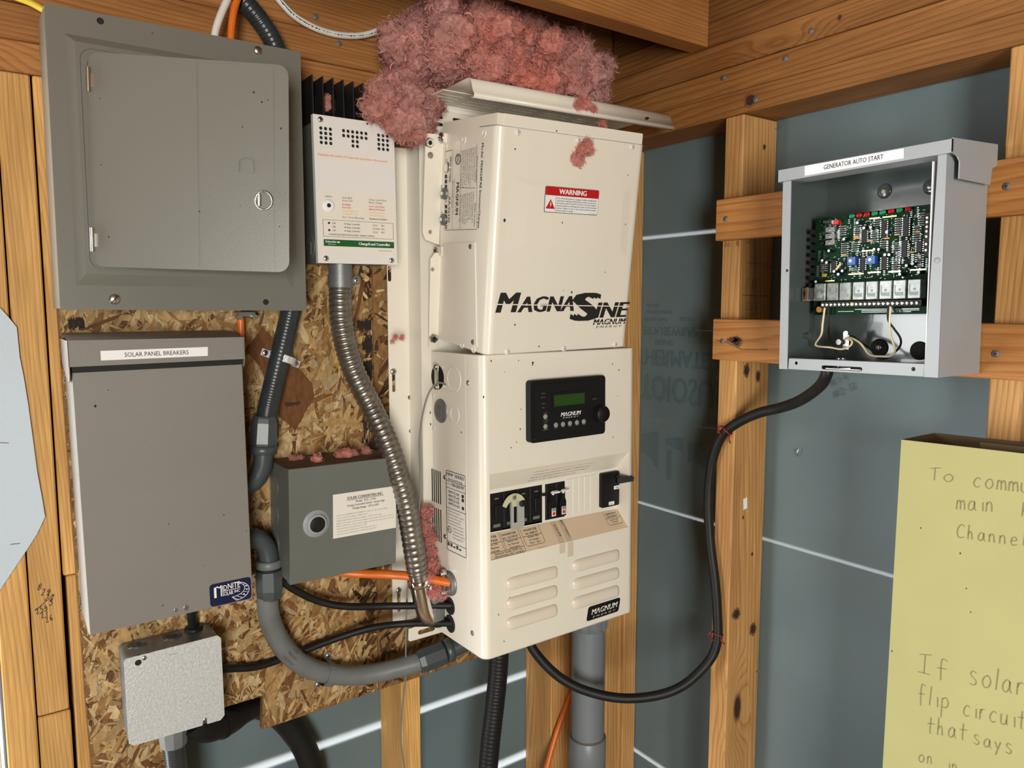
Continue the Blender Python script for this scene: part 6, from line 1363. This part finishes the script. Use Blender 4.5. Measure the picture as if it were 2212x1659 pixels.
# ------------------------------------------------------------------ pink fibreglass wool
def wool(name, label, blobs, ntuft, seed, tl=.020, tone=None, sub=3):
    """lumps (centre, radius) roughened by noise and covered with small curled flakes"""
    rn = random.Random(seed); g = G(); g.col = []
    def colour(p):
        m = mnoise.noise((p[0] * 14, p[1] * 14, p[2] * 14)) * .5 + .5; m2 = mnoise.noise((p[0] * 40 + 5, p[1] * 40, p[2] * 40)) * .5 + .5
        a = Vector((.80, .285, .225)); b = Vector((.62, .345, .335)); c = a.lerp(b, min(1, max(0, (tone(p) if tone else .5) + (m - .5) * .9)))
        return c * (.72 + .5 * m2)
    ico = bmesh.new(); bmesh.ops.create_icosphere(ico, subdivisions=sub, radius=1); ico.verts.index_update()
    iv = [v.co.copy() for v in ico.verts]; jf = [tuple(v.index for v in f.verts) for f in ico.faces]; ico.free()
    surf = []
    for (c, r) in blobs:
        c = Vector(c); v = []
        for d in iv:
            q = c + d * r; h = .92 + .40 * mnoise.noise(q * 55) + .30 * (1 - 2.4 * abs(mnoise.noise(q * 95 + Vector((3, 1, 7))))) + .17 * (1 - 2.4 * abs(mnoise.noise(q * 230))) + .10 * mnoise.noise(q * 480)
            p = c + d * (r * h); v.append(p); g.col.append(tuple(colour(p) * (.55 + .45 * h)))  # shade painted into the wool's hollows, light onto its bumps
        g.add(v, jf, 0, True); surf += [(v[i], iv[i]) for i in range(len(iv))]
    for k in range(ntuft):
        p, nrm = rn.choice(surf); out = (nrm + Vector((rn.gauss(0, .55), rn.gauss(0, .55), rn.gauss(0, .55)))).normalized()
        side = out.cross(Vector((rn.gauss(0, 1), rn.gauss(0, 1), rn.gauss(0, 1)))).normalized(); bend = out.cross(side)
        L = tl * rn.uniform(.35, 1.0); w = L * rn.uniform(.02, .075); cur = rn.uniform(2.0, 6.0); m = 6; pos = p.copy(); v = []
        ang = 0
        for i in range(m + 1):
            s = i / m; ww = w * math.sin(math.pi * (.12 + .86 * s)) ** .7; d = out * math.cos(ang) + bend * math.sin(ang)
            tw = side * math.cos(s * 1.3) + (d.cross(side)) * math.sin(s * 1.3)
            v += [pos - tw * ww, pos + tw * ww]; pos = pos + d * (L / m); ang += cur / m
        cc = colour(p) * rn.uniform(.85, 1.35)
        g.add(v, [(2 * i, 2 * i + 1, 2 * i + 3, 2 * i + 2) for i in range(m)], 0, True); g.col += [tuple(cc)] * len(v)
    nv = len(g.v); cen = Vector(tuple(sum(v[i] for v in g.v) / nv for i in range(3)))
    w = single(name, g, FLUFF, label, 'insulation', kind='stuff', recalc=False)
    ns, npt = int(ntuft * 3.2), 7; hc = bpy.data.hair_curves.new('fibre'); hc.add_curves([npt] * ns); pos_, rad = [], []
    for k in range(ns):
        p, nrm = rn.choice(surf); d = (nrm * .8 + Vector((rn.gauss(0, .7), rn.gauss(0, .7), rn.gauss(0, .7)))).normalized(); q = p - cen - nrm * .001
        ax = Vector((rn.gauss(0, 1), rn.gauss(0, 1), rn.gauss(0, 1))).normalized(); L = tl * rn.uniform(.3, .95); cu = rn.uniform(.25, 1.1); r0 = rn.uniform(.00016, .00038)
        for i in range(npt):
            pos_ += [q.x, q.y, q.z]; rad.append(r0 * (1 - .8 * i / (npt - 1))); q = q + d * (L / (npt - 1)); d = (Matrix.Rotation(cu, 3, ax) @ d)
    hc.position_data.foreach_set('vector', pos_)
    at = hc.attributes.get('radius') or hc.attributes.new('radius', 'FLOAT', 'POINT'); at.data.foreach_set('value', rad)
    hc.materials.append(FIBRE); fo = link(bpy.data.objects.new('fibre', hc), w); fo['kind'] = 'stuff'
    return w

hull = [(.5281, .3756), (.5362, .410), (.5752, .4314), (.5994, .4601), (.6447, .4667), (.6700, .4450), (.6964, .4711), (.7369, .4655), (.8033, .4560), (.8900, .4600), (.9300, .4420), (.9480, .4250), (.9448, .3901), (.9400, .3420), (.8236, .3350), (.7004, .3350), (.6226, .3400), (.5980, .3150), (.5850, .2800), (.5604, .2420), (.5427, .2500), (.5417, .2847), (.5066, .2914), (.5000, .3138), (.5351, .3438)]
rn = random.Random(9); big = []
while len(big) < 170:
    x, z = rn.uniform(.50, .95), rn.uniform(.25, .47)
    if not inside((x, z), hull): continue
    right = max(0, min(1, (x - .60) / .06))
    y = rn.uniform(1.035, 1.120) if x < .60 else rn.uniform(.985, 1.115)
    if x > .60 and z < .368: z = rn.uniform(.368, .385)
    s = y / 1.05
    if y > 1.10 and z > .30: y = 1.10
    big.append(((x * s, y, z * s), rn.uniform(.013, .026)))
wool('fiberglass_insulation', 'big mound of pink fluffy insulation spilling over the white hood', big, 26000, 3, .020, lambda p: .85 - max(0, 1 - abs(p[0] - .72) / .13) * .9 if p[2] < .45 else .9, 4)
def small(label, pts, n, seed, tl=.012, name='insulation_tuft'): wool(name, label, [(c, r * .62) for c, r in pts], int(n * 2.4), seed, tl * 1.1, lambda p: .55, 3)
small('pink tuft of insulation stuck to the inverter front above the WARNING sticker', [((.7580 + dx, .8800 + dz * -.13, .2310 + dz), r) for dx, dz, r in ((0, 0, .010), (.008, .010, .009), (-.010, -.012, .009), (.014, .002, .007), (-.002, -.016, .006))], 260, 5, .011)
small('tuft of pink insulation hanging from the rear lip of the hood', [((.8390, .9260, .2900), .007), ((.8410, .9250, .2820), .008), ((.8380, .9250, .2750), .006)], 120, 6, .010)
small('scrap of pink insulation draped over the hood lip', [((.7860, .9140, .3120), .007), ((.7950, .9130, .3100), .008), ((.7780, .9150, .3050), .005), ((.8080, .9120, .3060), .005)], 140, 7, .012)
small('pink wool packed behind the steel hose beside the white panel', [((.5900, 1.066, -.335), .010), ((.5850, 1.064, -.355), .012), ((.5980, 1.070, -.380), .012), ((.6020, 1.074, -.405), .010), ((.5960, 1.060, -.425), .014), ((.5830, 1.052, -.440), .012), ((.6050, 1.056, -.446), .011)], 520, 8, .014)
small('pink wool below the orange cable around the chrome elbow', [((.5980, 1.046, -.4600), .012), ((.6080, 1.044, -.4660), .010), ((.5880, 1.040, -.4640), .009), ((.6020, 1.050, -.4750), .010)], 260, 9, .012)
for lab, x, y, n, r in (('leftmost small pink wool scrap on the dusty blue-grey box', .395, 1.118, 3, .006), ('oval pink wool scrap on the dusty blue-grey box', .412, 1.097, 2, .008), ('largest pink wool clump on top of the blue-grey box', .456, 1.105, 5, .010), ('tiny pink wool wisp right of the largest clump', .478, 1.106, 2, .005), ('right pink wool scrap on the blue-grey box by the steel hose', .500, 1.103, 2, .007)):
    small(lab, [((x + rn.uniform(-.010, .010) * (n > 2), y - .012 + rn.uniform(-.006, .006), -.2315 + r * .35), r * rn.uniform(.5, .9)) for k in range(n)], 22 * n, int(x * 1000), .010)
for lab, c, s in (('pink wool wisp between the first black fins', (.4470, 1.085, .300), 1), ('pink wool wisp between the right black fins', (.5110, 1.085, .305), 2)): small(lab, [(c, .006), ((c[0], c[1], c[2] - .008), .005)], 60, s + 40, .011)
small('faint pink smear of wool on the white mounting plate', [((.5520, 1.0885, -.0480), .004), ((.5620, 1.0885, -.0500), .003), ((.5460, 1.0885, -.0550), .002)], 40, 61, .009)

# ------------------------------------------------------------------ prominent knots of the bare timber
KN_D = simple('knot_core', (.045, .018, .007, 1), .6, var=.5, vscale=160); KN_R = simple('knot_rim', (.20, .085, .026, 1), .6, var=.35, vscale=120)
def knot(parent, c, u, v, n, ru, rv):
    c, u, v, n = Vector(c), Vector(u), Vector(v), Vector(n); g = G(); rk = random.Random(int(abs(c.x * 999 + c.z * 777)))
    ph = [rk.uniform(.85, 1.15) for _ in range(18)]
    for sc, lift, mi in ((1.0, .00022, 0), (.66, .0004, 1)):
        g.add([c + n * lift + (u * (math.cos(2 * math.pi * k / 18) * ru) + v * (math.sin(2 * math.pi * k / 18) * rv)) * sc * ph[k] for k in range(18)], [tuple(range(18))], mi)
    return part('knot', g, [KN_R, KN_D], parent)
X_, Y_, Z_ = (1, 0, 0), (0, -1, 0), (0, 0, 1)
for x, z, a, b_ in ((1.0565, -.1066, .0085, .0120), (1.0882, -.1177, .0070, .0105), (1.0977, -.5682, .0095, .0130), (1.0500, -.5290, .0110, .0110), (1.085, .262, .004, .005), (1.083, .152, .0045, .0075), (1.088, -.43, .003, .004), (1.060, -.36, .0022, .004)): knot(wrt, (x, .7996, z), X_, Z_, (0, -1, 0), a, b_)
knot(wrt, (XR - .0002, .7880, .3260), (0, -1, 0), Z_, (-1, 0, 0), .0130, .0120); knot(wrt, (XR - .0002, .6400, .4080), (0, -1, 0), Z_, (-1, 0, 0), .0045, .0050)
for o_ in bpy.data.objects:
    if o_.name.startswith('wood_cleat') and 'lower' in o_['label']:
        for y, z, a, b_ in ((.0495, .0310, .0105, .0100), (.0440, .0340, .0150, .0050)): knot(o_, (-.0001, -y, z), (0, -1, 0), Z_, (-1, 0, 0), a, b_)
        g = G(); g.strip([(-.0003, -.0060, .0330), (-.0003, -.0300, .0290), (-.0003, -.0600, .0190), (-.0003, -.1100, .0215)], .0018, (-1, 0, 0)); part('dark_grain_streak', g, KN_R, o_)
knot(wbk, (.0440 - .006, YB - .0002, -.250), X_, Z_, (0, -1, 0), .002, .003)
